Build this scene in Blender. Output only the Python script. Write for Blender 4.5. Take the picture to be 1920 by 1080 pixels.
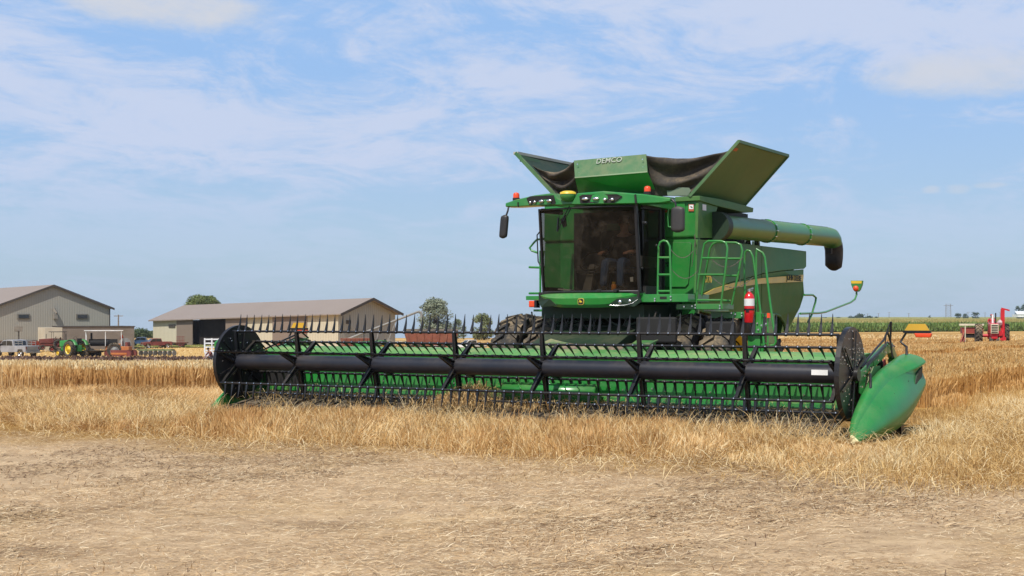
import bpy, bmesh, math, random
import numpy as np
from mathutils import Vector, Matrix, Euler, noise
R = math.radians
random.seed(7); rng = np.random.default_rng(11)
for o in list(bpy.data.objects): bpy.data.objects.remove(o)
scene = bpy.context.scene; col = scene.collection
# ------------------------------------------------------------ camera, sky, sun, exposure
F = 2500.0; EYE = 1.6
cam = bpy.data.cameras.new('camera'); camo = bpy.data.objects.new('camera', cam); col.objects.link(camo)
camo.location = (0, 0, EYE); camo.rotation_euler = (R(90), 0, 0)
cam.sensor_width = 36; cam.lens = F / 1920 * 36; cam.shift_y = 58 / 1920
cam.clip_start = 0.1; cam.clip_end = 20000
scene.camera = camo
SUN_EL = R(54); SUN_AZ = R(204)          # azimuth clockwise from +Y, towards the sun
sd = Vector((math.sin(SUN_AZ) * math.cos(SUN_EL), math.cos(SUN_AZ) * math.cos(SUN_EL), math.sin(SUN_EL)))
sun = bpy.data.lights.new('sun', 'SUN'); suno = bpy.data.objects.new('sun', sun); col.objects.link(suno)
sun.energy = 4.3; sun.angle = R(0.5); sun.color = (1, .955, .88)
suno.rotation_euler = sd.to_track_quat('Z', 'Y').to_euler(); suno.location = sd * 60
world = bpy.data.worlds.new('World'); scene.world = world; world.use_nodes = True
wn = world.node_tree; wn.nodes.clear(); wl = wn.links
def wnode(t, **k):
    n = wn.nodes.new(t)
    for a, b in k.items(): setattr(n, a, b)
    return n
def wmath(op, a, b=None, clamp=False):
    n = wnode('ShaderNodeMath', operation=op, use_clamp=clamp)
    for i, v in enumerate((a, b)):
        if v is None: continue
        if isinstance(v, (int, float)): n.inputs[i].default_value = v
        else: wl.new(v, n.inputs[i])
    return n.outputs[0]
sky = wnode('ShaderNodeTexSky', sky_type='NISHITA', sun_disc=False)
sky.sun_elevation = SUN_EL; sky.sun_rotation = SUN_AZ; sky.air_density = 1.0; sky.dust_density = 1.1; sky.ozone_density = 2.0
tc = wnode('ShaderNodeTexCoord'); sep = wnode('ShaderNodeSeparateXYZ'); wl.new(tc.outputs['Generated'], sep.inputs[0])
den = wmath('ADD', wmath('MAXIMUM', sep.outputs[2], 0.0), 0.13)
cx = wmath('DIVIDE', sep.outputs[0], den); cy = wmath('DIVIDE', sep.outputs[1], den)
def wcomb(a, b, z=0.0):
    n = wnode('ShaderNodeCombineXYZ'); wl.new(a, n.inputs[0]); wl.new(b, n.inputs[1]); n.inputs[2].default_value = z
    return n.outputs[0]
def wnoise(vec, sc, det, rough, dist=0.0):
    n = wnode('ShaderNodeTexNoise'); wl.new(vec, n.inputs['Vector']); n.inputs['Scale'].default_value = sc
    n.inputs['Detail'].default_value = det; n.inputs['Roughness'].default_value = rough; n.inputs['Distortion'].default_value = dist
    return n.outputs[0]
def wramp(v, a, b, lo=0.0, hi=1.0):
    n = wnode('ShaderNodeMapRange', interpolation_type='SMOOTHSTEP'); wl.new(v, n.inputs[0])
    n.inputs[1].default_value = a; n.inputs[2].default_value = b; n.inputs[3].default_value = lo; n.inputs[4].default_value = hi
    return n.outputs[0]
rx = wmath('ADD', wmath('MULTIPLY', cx, 1.5), wmath('MULTIPLY', cy, .42))
ry = wmath('SUBTRACT', wmath('MULTIPLY', cy, 1.15), wmath('MULTIPLY', cx, .55))
v1 = wcomb(rx, ry, 3.7); v2 = wcomb(rx, wmath('MULTIPLY', ry, 1.5), 9.1)
big = wnoise(v1, .5, 3, .5, .4); mid = wnoise(v1, 1.5, 9, .68, .9); fine = wnoise(v2, 5.0, 8, .7, .5)
m = wmath('ADD', wmath('ADD', wmath('MULTIPLY', big, .40), wmath('MULTIPLY', mid, .46)), wmath('MULTIPLY', fine, .18))
veil = wramp(m, .455, .595, .05, .98)
lowfade = wramp(sep.outputs[2], .05, .12, .28, 1.0)
veil = wmath('MULTIPLY', wmath('MULTIPLY', veil, lowfade), wramp(sep.outputs[2], .3, .6, 1.0, .35))
def blob(x, z, wx, wz, amp):
    a = wmath('DIVIDE', wmath('SUBTRACT', sep.outputs[0], x), wx); b = wmath('DIVIDE', wmath('SUBTRACT', sep.outputs[2], z), wz)
    d = wmath('ADD', wmath('MULTIPLY', a, a), wmath('MULTIPLY', b, b))
    d = wmath('ADD', d, wmath('MULTIPLY', wmath('SUBTRACT', wnoise(v1, 2.4, 8, .66), .5), 4.0))
    return wramp(d, 1.5, -.3, 0.0, amp)
cum = wmath('MAXIMUM', blob(-.243, .222, .072, .017, 1.0), blob(.335, .174, .07, .018, .8))
for bx, bz, ww, hh, aa in ((.299, .092, .006, .003, .5), (.316, .092, .008, .0035, .45), (.336, .094, .011, .0026, .45)):
    cum = wmath('MAXIMUM', cum, blob(bx, bz, ww, hh, aa))
def wmix(f, c1, c2):
    n = wnode('ShaderNodeMix', data_type='RGBA'); wl.new(f, n.inputs[0])
    for i, c in ((6, c1), (7, c2)):
        if isinstance(c, tuple): n.inputs[i].default_value = (*c, 1)
        else: wl.new(c, n.inputs[i])
    return n.outputs[2]
base = wmix(wmath('MULTIPLY', wramp(sep.outputs[2], .0, .25, .75, .82), wramp(sep.outputs[2], .28, .6, 1.0, .1)), sky.outputs[0], wmix(wramp(sep.outputs[2], .0, .2), (4.2, 5.75, 7.4), (3.0, 5.1, 8.6)))
c1 = wmix(veil, base, (5.3, 6.1, 7.9))
c2 = wmix(cum, c1, (5.9, 6.2, 6.9))
bg = wnode('ShaderNodeBackground'); bg.inputs[1].default_value = .1; wl.new(c2, bg.inputs[0])
wo = wnode('ShaderNodeOutputWorld'); wl.new(bg.outputs[0], wo.inputs[0])
vs = scene.view_settings; vs.view_transform = 'Standard'; vs.look = 'None'; vs.exposure = 0.12; vs.gamma = 1

# ------------------------------------------------------------ frames
TH = R(30); OX, OY = -0.19, 20.15; CT, ST = math.cos(TH), math.sin(TH)
def W(x, y, z): return Vector((OX + CT * x + ST * y, OY - ST * x + CT * y, z))   # machine frame -> world
def L(px, py, x=None, y=None):            # machine-frame point measured on a real plane of the machine
    a = (px - 960) / F; b = (598 - py) / F
    if x is not None: y = (a * (OY - ST * x) - OX - CT * x) / (ST - a * CT)
    else: x = (a * (OY + CT * y) - OX - ST * y) / (CT + a * ST)
    return Vector((x, y, EYE + b * (OY - ST * x + CT * y)))
def smooth(a, b, t):
    t = min(1, max(0, (t - a) / (b - a))); return t * t * (3 - 2 * t)
def interp(t, pts):
    for (a, va), (b, vb) in zip(pts, pts[1:]):
        if t <= b: return va + (vb - va) * max(0, (t - a) / (b - a))
    return pts[-1][1]
GL = ((0, 0), (29, 0), (40, -.28), (100, -1.75), (130, -2.4), (158, -2.9), (205, -2.1), (300, -2.7), (20000, -290))
GR = ((0, 0), (36, 0), (98, -.5), (200, -.95), (290, -1.25), (420, -1.1), (1000, .4), (2500, 3.5), (20000, 3.5))
def gz(X, Y):
    t = smooth(-.02, .16, X / max(Y, 1)) if Y > 1 else .5
    return interp(Y, GL) * (1 - t) + interp(Y, GR) * t
def G(px, Y): return Vector(((px - 960) / F * Y, Y, gz((px - 960) / F * Y, Y)))   # ground point at depth Y

# ------------------------------------------------------------ materials
def lin(c):
    if isinstance(c, str):
        c = [int(c[i:i + 2], 16) / 255 for i in (0, 2, 4)]
        return tuple(x / 12.92 if x <= .04045 else ((x + .055) / 1.055) ** 2.4 for x in c)
    return tuple(c)
class NT:
    def __init__(s, name):
        s.m = bpy.data.materials.new(name); s.m.use_nodes = True; s.t = s.m.node_tree
        s.b = s.t.nodes['Principled BSDF']; s.tc = None
    def n(s, t, **k):
        n = s.t.nodes.new(t)
        for a, b in k.items(): setattr(n, a, b)
        return n
    def link(s, a, b): s.t.links.new(a, b)
    def coord(s, kind='Object'):
        if not s.tc: s.tc = s.n('ShaderNodeTexCoord')
        return s.tc.outputs[kind]
    def noise(s, sc, det=4, rough=.55, vec=None, stretch=None, dist=0):
        v = vec if vec is not None else s.coord()
        if stretch:
            mp = s.n('ShaderNodeMapping'); mp.inputs['Scale'].default_value = stretch; s.link(v, mp.inputs[0]); v = mp.outputs[0]
        n = s.n('ShaderNodeTexNoise'); n.inputs['Scale'].default_value = sc; n.inputs['Detail'].default_value = det
        n.inputs['Roughness'].default_value = rough; n.inputs['Distortion'].default_value = dist; s.link(v, n.inputs['Vector']); return n.outputs[0]
    def rng(s, v, a, b, lo=0., hi=1.):
        n = s.n('ShaderNodeMapRange', interpolation_type='SMOOTHSTEP'); s.link(v, n.inputs[0])
        for i, x in enumerate((a, b, lo, hi)): n.inputs[i + 1].default_value = x
        return n.outputs[0]
    def mix(s, f, a, b):
        n = s.n('ShaderNodeMix', data_type='RGBA')
        if isinstance(f, (int, float)): n.inputs[0].default_value = f
        else: s.link(f, n.inputs[0])
        for i, c in ((6, a), (7, b)):
            if isinstance(c, tuple): n.inputs[i].default_value = (*c, 1)
            else: s.link(c, n.inputs[i])
        return n.outputs[2]
    def math(s, op, a, b=None):
        n = s.n('ShaderNodeMath', operation=op)
        for i, v in enumerate((a, b)):
            if v is None: continue
            if isinstance(v, (int, float)): n.inputs[i].default_value = v
            else: s.link(v, n.inputs[i])
        return n.outputs[0]
    def bump(s, h, st, d=.02):
        n = s.n('ShaderNodeBump'); n.inputs['Strength'].default_value = st; n.inputs['Distance'].default_value = d
        s.link(h, n.inputs['Height']); s.link(n.outputs[0], s.b.inputs['Normal'])
    def set(s, c=None, rough=None, metal=None, spec=None, coat=None):
        if c is not None:
            if isinstance(c, tuple): s.b.inputs['Base Color'].default_value = (*c, 1)
            else: s.link(c, s.b.inputs['Base Color'])
        if rough is not None:
            if isinstance(rough, (int, float)): s.b.inputs['Roughness'].default_value = rough
            else: s.link(rough, s.b.inputs['Roughness'])
        if metal is not None: s.b.inputs['Metallic'].default_value = metal
        if spec is not None: s.b.inputs['Specular IOR Level'].default_value = spec
        if coat is not None: s.b.inputs['Coat Weight'].default_value = coat; s.b.inputs['Coat Roughness'].default_value = .12
        return s.m
MC = {}
DUST = lin('b09a78')
def paint(name, c, rough=.35, dust=.25, metal=0, coat=0, var=.15, scale=1.5, spec=None):
    if name in MC: return MC[name]
    c = lin(c) if isinstance(c, str) else c
    t = NT(name); dn = t.noise(scale, 6, .6); d2 = t.noise(scale * 9, 4, .6)
    geo = t.n('ShaderNodeNewGeometry'); sp = t.n('ShaderNodeSeparateXYZ'); t.link(geo.outputs['Normal'], sp.inputs[0])
    up = t.rng(sp.outputs[2], .2, 1., .25, 1.)
    f = t.math('MULTIPLY', t.math('MULTIPLY', t.rng(t.math('ADD', t.math('MULTIPLY', dn, .65), t.math('MULTIPLY', d2, .35)), .38, .68), up), dust)
    cc = t.mix(t.rng(t.noise(scale * .7, 3), .3, .7), tuple(x * (1 - var) for x in c), tuple(min(1, x * (1 + var)) for x in c))
    t.set(t.mix(f, cc, DUST), t.rng(f, 0, .5, rough, min(1, rough + .45)), metal, spec, coat)
    MC[name] = t.m; return t.m
GREEN = paint('green_paint', (.018, .205, .034), .28, .30, coat=.25)
GDUST = paint('dusty_green_paint', (.045, .135, .048), .5, .7, coat=0, scale=.9)
GTANK = paint('faded_green_paint', (.045, .135, .045), .5, .5, coat=0, scale=.8)
GPANEL = paint('side_panel_green_paint', (.045, .165, .036), .5, .55, coat=0, scale=.7, spec=.25)
GTUBE = paint('auger_green_paint', (.030, .19, .045), .36, .4, coat=.08, scale=.7)
GPOLY = paint('moulded_green_plastic', (.022, .21, .048), .34, .16, scale=3, var=.08)
BLACK = paint('black_paint', (.010, .011, .014), .35, .12, spec=.45)
TUBEB = paint('reel_tube_black', (.012, .014, .022), .4, .10, spec=.5)
RUBBER = paint('dusty_rubber', (.02, .02, .02), .85, 1.0, scale=2.2)
RUBD = paint('dark_rubber', (.013, .013, .013), .8, .35)
FABRIC = paint('black_tarp', (.022, .018, .016), .75, .5, scale=2.5)
BELT = paint('draper_belt', (.028, .024, .021), .85, .35, scale=2.0)
YEL = paint('yellow_paint', (.72, .50, .03), .4, .2)
YSTR = paint('yellow_stripe', (.60, .44, .07), .35, .4)
AMBER = paint('amber_lens', (.8, .16, .01), .25, .1)
ORAN = paint('orange_lens', (.75, .07, .015), .25, .1)
AMBP = paint('amber_reflector', (.62, .36, .03), .5, .25)
CHROME = paint('bright_steel', (.75, .75, .74), .25, .1, metal=1)
WHITE = paint('white_paint', (.78, .78, .76), .4, .15)
REDX = paint('red_extinguisher', (.62, .012, .02), .25, .1, coat=.4)
STRAWH = paint('pale_plastic_tip', (.72, .66, .35), .5, .3)
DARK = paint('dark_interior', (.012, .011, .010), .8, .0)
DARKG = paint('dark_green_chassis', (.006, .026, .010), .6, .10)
def glass(name, tint=(.5, .5, .48), alpha=.45):
    t = NT(name); t.b.inputs['Base Color'].default_value = (.01, .012, .012, 1); t.b.inputs['Roughness'].default_value = .03
    tr = t.n('ShaderNodeBsdfTransparent'); tr.inputs[0].default_value = (*tint, 1)
    ms = t.n('ShaderNodeMixShader'); fr = t.n('ShaderNodeLayerWeight'); fr.inputs[0].default_value = .5
    dst = t.rng(t.noise(7, 6, .65), .42, .8, 0.03, .15)
    df = t.n('ShaderNodeBsdfDiffuse'); df.inputs[0].default_value = (.22, .17, .12, 1)
    t.link(t.math('ADD', t.math('MULTIPLY', t.math('POWER', fr.outputs[1], 4.0), .8), .08), ms.inputs[0]); t.link(tr.outputs[0], ms.inputs[1]); t.link(t.b.outputs[0], ms.inputs[2])
    m2 = t.n('ShaderNodeMixShader'); t.link(dst, m2.inputs[0]); t.link(ms.outputs[0], m2.inputs[1]); t.link(df.outputs[0], m2.inputs[2])
    t.link(m2.outputs[0], t.t.nodes['Material Output'].inputs[0]); return t.m
GLASS = glass('tinted_glass', (.36, .33, .29)); GLASSC = glass('side_glass', (.86, .86, .82)); 
GLASSD = paint('dark_window_glass', (.02, .025, .03), .08, .05, spec=.6)

# ------------------------------------------------------------ mesh builder
class MB:
    def __init__(s): s.v = []; s.f = []; s.mi = []; s.sm = []
    def add(s, vs, fs, mi=0, sm=False):
        b = len(s.v); s.v += [tuple(v) for v in vs]
        for f in fs: s.f.append([b + i for i in f]); s.mi.append(mi); s.sm.append(sm)
        return s
    def hexa(s, p, mi=0):   # p: 4 bottom (ccw), 4 top
        return s.add(p, [(3, 2, 1, 0), (4, 5, 6, 7), (0, 1, 5, 4), (1, 2, 6, 5), (2, 3, 7, 6), (3, 0, 4, 7)], mi)
    def box(s, c, d, rot=None, mi=0):
        c = Vector(c); h = Vector(d) / 2; M = Euler(rot).to_matrix() if rot else None
        P = [Vector((x, y, z)) for z in (-h.z, h.z) for x, y in ((-h.x, -h.y), (h.x, -h.y), (h.x, h.y), (-h.x, h.y))]
        if M: P = [M @ p for p in P]
        return s.hexa([c + p for p in P], mi)
    def bar(s, p, q, w, h=None, mi=0, w2=None, h2=None, up=(0, 0, 1)):
        p, q = Vector(p), Vector(q); d = (q - p).normalized(); h = h or w; w2 = w2 or w; h2 = h2 or h
        up = Vector(up)
        if abs(d.dot(up)) > .98: up = Vector((0, 1, 0))
        a = d.cross(up).normalized(); b = a.cross(d)
        P = [c + a * sx * ww / 2 + b * sy * hh / 2 for c, ww, hh in ((p, w, h), (q, w2, h2)) for sx, sy in ((-1, -1), (1, -1), (1, 1), (-1, 1))]
        return s.add(P, [(3, 2, 1, 0), (4, 5, 6, 7), (0, 1, 5, 4), (1, 2, 6, 5), (2, 3, 7, 6), (3, 0, 4, 7)], mi)
    def tube(s, pts, r, n=8, mi=0, caps=True):
        pts = [Vector(p) for p in pts]; rr = r if isinstance(r, (list, tuple)) else [r] * len(pts)
        d0 = (pts[1] - pts[0]).normalized(); up = Vector((0, 0, 1)) if abs(d0.z) < .9 else Vector((0, 1, 0))
        a = d0.cross(up).normalized(); rings = []
        for i, p in enumerate(pts):
            d = ((pts[min(i + 1, len(pts) - 1)] - p).normalized() + (p - pts[max(i - 1, 0)]).normalized())
            d.normalize(); a = (a - d * a.dot(d)).normalized(); b = d.cross(a)
            rings.append([p + (a * math.cos(t) + b * math.sin(t)) * rr[i] for t in [2 * math.pi * k / n for k in range(n)]])
        return s.loft(rings, mi, caps, True)
    def loft(s, rings, mi=0, caps=True, sm=True, closed=True):
        n = len(rings[0]); V = [v for r in rings for v in r]; Fc = []
        for i in range(len(rings) - 1):
            for k in range(n if closed else n - 1):
                k2 = (k + 1) % n; Fc.append((i * n + k, i * n + k2, (i + 1) * n + k2, (i + 1) * n + k))
        s.add(V, Fc, mi, sm)
        if caps:
            s.add(rings[0], [tuple(range(n))[::-1]], mi, False); s.add(rings[-1], [tuple(range(n))], mi, False)
        return s
    def cyl(s, p, q, r, n=16, mi=0, r2=None): return s.tube([p, q], [r, r if r2 is None else r2], n, mi)
    def plate(s, poly, t, mi=0):      # 3d polygon and a thickness vector
        t = Vector(t); P = [Vector(p) for p in poly]; n = len(P)
        s.add(P + [p + t for p in P], [tuple(range(n)), tuple(range(2 * n - 1, n - 1, -1))] + [((k + 1) % n, k, n + k, n + (k + 1) % n) for k in range(n)], mi)
        return s
    def ball(s, c, r, n=12, mi=0, m=8):
        c = Vector(c); r = Vector((r, r, r)) if isinstance(r, (int, float)) else Vector(r)
        V = [c + Vector((0, 0, -r.z))]
        for j in range(1, m):
            ph = -math.pi / 2 + math.pi * j / m
            for k in range(n):
                t = 2 * math.pi * k / n; V.append(c + Vector((r.x * math.cos(ph) * math.cos(t), r.y * math.cos(ph) * math.sin(t), r.z * math.sin(ph))))
        V.append(c + Vector((0, 0, r.z))); Fc = [(0, 1 + (k + 1) % n, 1 + k) for k in range(n)]
        for j in range(m - 2):
            for k in range(n): a = 1 + j * n; Fc.append((a + k, a + (k + 1) % n, a + n + (k + 1) % n, a + n + k))
        a = 1 + (m - 2) * n; Fc += [(a + k, a + (k + 1) % n, len(V) - 1) for k in range(n)]
        return s.add(V, Fc, mi, True)
    def bolt(s, c, nrm, r=.012, mi=1):
        c = Vector(c); d = Vector(nrm).normalized(); return s.cyl(c, c + d * r * .9, r, 6, mi)
    def build(s, name, mats, parent=None, bevel=0, label=None, sub=0, fix=True):
        me = bpy.data.meshes.new(name); me.from_pydata(s.v, [], s.f)
        mats = mats if isinstance(mats, (list, tuple)) else [mats]
        for m in mats: me.materials.append(m)
        me.polygons.foreach_set('material_index', s.mi); me.polygons.foreach_set('use_smooth', s.sm)
        if fix:
            bm = bmesh.new(); bm.from_mesh(me); bmesh.ops.recalc_face_normals(bm, faces=bm.faces); bm.to_mesh(me); bm.free()
        me.update(); o = bpy.data.objects.new(name, me); col.objects.link(o)
        if parent: o.parent = parent
        if label: o['label'] = label
        if bevel:
            b = o.modifiers.new('bevel', 'BEVEL'); b.width = bevel; b.segments = 2; b.limit_method = 'ANGLE'; b.angle_limit = R(35); b.harden_normals = False
        return o
def tag(o, label=None, cat=None, group=None, kind=None):
    for k, v in (('label', label), ('category', cat), ('group', group), ('kind', kind)):
        if v: o[k] = v
    return o
def empty(name, loc, rz=0, label=None, cat=None, group=None):
    o = bpy.data.objects.new(name, None); col.objects.link(o); o.location = loc; o.rotation_euler = (0, 0, rz)
    o.empty_display_size = .3
    return tag(o, label, cat, group)
def text_mesh(name, body, size, mat, parent, M, ext=.003, bold=.0, space=1.0):
    cu = bpy.data.curves.new(name, 'FONT'); cu.body = body; cu.size = size; cu.extrude = ext; cu.offset = bold; cu.space_character = space
    cu.align_x = 'CENTER'; cu.align_y = 'CENTER'
    to = bpy.data.objects.new(name, cu); col.objects.link(to)
    bpy.context.view_layer.update(); dg = bpy.context.evaluated_depsgraph_get()
    me = bpy.data.meshes.new_from_object(to.evaluated_get(dg)); bpy.data.objects.remove(to)
    me.transform(M); me.materials.clear(); me.materials.append(mat)
    o = bpy.data.objects.new(name, me); col.objects.link(o); o.parent = parent; return o
def basis(x, y, o):   # text frame: x right, y up, at o
    x = Vector(x).normalized(); z = x.cross(Vector(y)).normalized(); y = z.cross(x)
    M = Matrix((x, y, z)).transposed().to_4x4(); M.translation = o; return M
#=SECTION2=
# ------------------------------------------------------------ ground
def ground_mat():
    t = NT('field_ground'); P = t.coord(); sp = t.n('ShaderNodeSeparateXYZ'); t.link(P, sp.inputs[0])
    n1 = t.noise(.35, 5, .6); n2 = t.noise(2.2, 6, .65); n3 = t.noise(18, 6, .7); fib = t.noise(30, 5, .7, stretch=(1, 3.0, 1), dist=1.2)
    s = t.math('ADD', sp.outputs[1], t.math('MULTIPLY', sp.outputs[0], .45))
    s = t.math('ADD', s, t.math('MULTIPLY', t.math('SUBTRACT', n1, .5), 5.0))
    zone = t.rng(s, 13.6, 16.2)
    soil = t.mix(t.rng(n2, .35, .66), lin('cbb08c'), lin('9c8064'))
    soil = t.mix(t.rng(t.noise(.9, 5, .65, stretch=(.5, 1, 1)), .52, .66, 0, .75), soil, lin('7f654c'))
    straw = t.mix(n3, lin('e0ca a3'.replace(' ', '')), lin('b89c78'))
    near = t.mix(t.rng(t.math('ADD', t.math('MULTIPLY', fib, .6), t.math('MULTIPLY', n2, .4)), .46, .66), soil, straw)
    near = t.mix(t.rng(n1, .50, .68, 0, .45), near, lin('c9ab78')); near = t.mix(t.rng(n3, .60, .74, 0, .7), near, lin('5f4a38'))
    far = t.mix(t.rng(n2, .35, .7), lin('b08a4a'), lin('8a6432')); far = t.mix(t.rng(n3, .3, .7, 0, .6), far, lin('cfa867'))
    big = t.noise(.02, 5, .6, stretch=(.4, 1.6, 1)); far2 = t.mix(t.rng(big, .4, .6), lin('c4a064'), lin('a78149'))
    far = t.mix(t.rng(sp.outputs[1], 60, 120), far, far2)
    far = t.mix(t.math('MULTIPLY', t.rng(sp.outputs[1], 26, 20), .45), far, lin('6e4f2c')); t.set(t.mix(zone, near, far), .95, spec=.1); t.bump(t.math('ADD', t.math('ADD', n3, t.math('MULTIPLY', fib, .8)), t.math('MULTIPLY', t.noise(5, 5, .65), 1.6)), .5, .04); return t.m  # ground colour darkened under the crop strip to put shade in its gaps
def axis(lo, hi, first, k):
    a = [0.]; s = first
    while a[-1] < hi: a.append(a[-1] + s); s *= k
    b = [0.]; s = first
    while b[-1] < lo: b.append(b[-1] + s); s *= k
    return sorted(set([-x for x in b] + a))
def terrain():
    xs = axis(9000, 9000, .5, 1.06); ys = [y + 14 for y in axis(60, 12000, .5, 1.045)]
    V = [(x, y, gz(x, y) + (.022 * noise.noise(Vector((x * .9, y * .9, 0))) + .03 * noise.noise(Vector((x * .25, y * .25, 3))) if y < 40 and abs(x) < 40 else 0)) for y in ys for x in xs]
    n = len(xs); Fc = [(j * n + i, j * n + i + 1, (j + 1) * n + i + 1, (j + 1) * n + i) for j in range(len(ys) - 1) for i in range(n - 1)]
    return tag(MB().add(V, Fc, 0, True).build('ground', ground_mat(), fix=False), kind='structure')
terrain()
def gza(X, Y):     # vectorised terrain height
    t = np.clip((X / np.maximum(Y, 1) + .02) / .18, 0, 1); t = t * t * (3 - 2 * t)
    g1 = np.interp(Y, [p[0] for p in GL], [p[1] for p in GL]); g2 = np.interp(Y, [p[0] for p in GR], [p[1] for p in GR])
    return g1 * (1 - t) + g2 * t
def sheet(name, poly_fn, ys, mat, lift=.05, kind='structure', amp=0.):
    V = []; Fc = []; n = 40
    for y in ys:
        a, b = poly_fn(y)
        for i in range(n + 1):
            x = a + (b - a) * i / n; V.append((x, y, gz(x, y) + lift + amp * abs(noise.noise(Vector((x * .35, y * .5, 1))))))
    for j in range(len(ys) - 1):
        for i in range(n): Fc.append((j * (n + 1) + i, j * (n + 1) + i + 1, (j + 1) * (n + 1) + i + 1, (j + 1) * (n + 1) + i))
    return tag(MB().add(V, Fc, 0, True).build(name, mat, fix=False), kind=kind)
def simple(name, c1, c2, sc, det=5, b=.3, stretch=None, rough=.95):
    if name in MC: return MC[name]
    t = NT(name); nz = t.noise(sc, det, .65, stretch=stretch); t.set(t.mix(t.rng(nz, .35, .65), lin(c1), lin(c2)), rough, spec=.1); t.bump(nz, b, .05); MC[name] = t.m; return t.m
SOILD = simple('dark_tilled_soil', '5d463a', '8a7058', 1.3)
sheet('tilled_strip', lambda y: (-75, -8), [100 + i * 2.2 for i in range(15)], SOILD, .06, amp=.5)
sheet('grass_strip', lambda y: (-62 - (y - 185) * .3, -32), [186 + i * 4 for i in range(7)], simple('mown_grass', '5f6b33', '858045', .6), .08)
sheet('gravel_lane', lambda y: (-95, -18), [216 + i * 3 for i in range(5)], simple('pale_gravel', 'c9bda6', 'b0a288', 1.0), .08)

def strawmat(name, stops, transl=.25):
    t = NT(name); a = t.n('ShaderNodeAttribute'); a.attribute_name = 'tint'
    r = t.n('ShaderNodeValToRGB'); e = r.color_ramp.elements
    for i, (p, c) in enumerate(stops):
        if i < 2: e[i].position = p; e[i].color = (*lin(c), 1)
        else:
            q = e.new(p); q.color = (*lin(c), 1)
    t.link(a.outputs['Fac'], r.inputs[0]); t.set(r.outputs[0], .6, spec=.3)
    tr = t.n('ShaderNodeBsdfTranslucent'); t.link(r.outputs[0], tr.inputs[0]); ms = t.n('ShaderNodeMixShader'); ms.inputs[0].default_value = transl
    t.link(t.b.outputs[0], ms.inputs[1]); t.link(tr.outputs[0], ms.inputs[2]); t.link(ms.outputs[0], t.t.nodes['Material Output'].inputs[0]); return t.m
STR_A = strawmat('ripe_straw', ((0, '96693a'), (.3, 'c0945a'), (.6, 'd9b47a'), (1, 'f0dcae')))
STR_P = strawmat('pale_straw', ((0, '9a7344'), (.25, 'bb9558'), (.6, 'd6b67c'), (1, 'f0e0b6')))
STR_D = strawmat('amber_wheat', ((0, '7d5226'), (.3, 'a87a40'), (.6, 'c69a5c'), (1, 'e6c48c')))
LITM = strawmat('dry_litter', ((0, '5f4836'), (.18, '9c7d58'), (.5, 'cbaa7c'), (1, 'f3e3c0')), .1)
def blades(name, base, h, ldir, lean, w, tint, mat, head=0., label=None, cat=None, curve=.5):
    """ribbons: base (N,3), height/length h, lean direction angle, lean 0..1 (1 = lying), width w"""
    N = len(base); ca, sa = np.cos(ldir), np.sin(ldir); th = lean * np.pi / 2
    d1 = np.stack([ca * np.sin(th * (1 - curve)), sa * np.sin(th * (1 - curve)), np.cos(th * (1 - curve))], 1)
    th2 = np.minimum(th * (1 + curve), 1.75); d2 = np.stack([ca * np.sin(th2), sa * np.sin(th2), np.cos(th2)], 1)
    yaw = rng.uniform(-.9, .9, N); side = np.stack([np.cos(yaw), np.sin(yaw), rng.uniform(-.25, .25, N)], 1)
    lying = (lean > .7)[:, None]; side = np.where(lying, np.stack([-sa, ca, rng.uniform(-.5, .5, N)], 1), side)
    side *= w[:, None] / 2; mid = base + d1 * h[:, None] * .55; tip = mid + d2 * h[:, None] * .45
    lay = [base - side, base + side, mid + side, mid - side]
    if head:
        k = tip - d2 * h[:, None] * .2; lay += [k + side * head, tip, k - side * head]
        tmpl = [(0, 1, 2, 3), (3, 2, 4, 6), (6, 4, 5)]
    else: lay += [tip + side * .35, tip - side * .35]; tmpl = [(0, 1, 2, 3), (3, 2, 4, 5)]
    K = len(lay); V = np.stack(lay, 1).reshape(-1, 3); off = (np.arange(N) * K)[:, None]
    idx = np.concatenate([off + np.array(q)[None] for q in tmpl], 1).reshape(-1)
    sizes = np.tile([len(q) for q in tmpl], N); me = bpy.data.meshes.new(name)
    me.vertices.add(len(V)); me.vertices.foreach_set('co', V.astype(np.float32).ravel())
    me.loops.add(len(idx)); me.loops.foreach_set('vertex_index', idx.astype(np.int32))
    me.polygons.add(len(sizes)); st = np.concatenate([[0], np.cumsum(sizes)[:-1]])
    me.polygons.foreach_set('loop_start', st.astype(np.int32)); me.polygons.foreach_set('loop_total', sizes.astype(np.int32))
    me.update(calc_edges=True)
    at = me.attributes.new('tint', 'FLOAT', 'POINT'); at.data.foreach_set('value', np.repeat(np.clip(tint, 0, 1), K).astype(np.float32))
    me.materials.append(mat); o = bpy.data.objects.new(name, me); col.objects.link(o)
    return tag(o, label, cat, kind='stuff')
_off = rng.uniform(0, 50, (6, 2))
def vnoise(X, Y, sc, seed=0):      # cheap smooth value noise from summed sines
    s = np.zeros_like(X)
    r = np.random.default_rng(seed)
    for k in range(7):
        a = r.uniform(0, 6.28); f = sc * r.uniform(.6, 2.2); s += np.sin((X * np.cos(a) + Y * np.sin(a)) * f + r.uniform(0, 6.28))
    return .5 + s / 7.5
def cone(N, y0, y1, x0=-.41, x1=.41, p=2.0):     # points over the visible fan; more of them per m2 near the viewer
    u = rng.random(N)
    if abs(p - 2) < 1e-6: Y = y0 * (y1 / y0) ** u
    else: Y = (y0 ** (2 - p) + u * (y1 ** (2 - p) - y0 ** (2 - p))) ** (1 / (2 - p))
    X = rng.uniform(x0, x1, N) * Y; return X, Y
def local(X, Y): dx, dy = X - OX, Y - OY; return CT * dx - ST * dy, ST * dx + CT * dy
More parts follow.
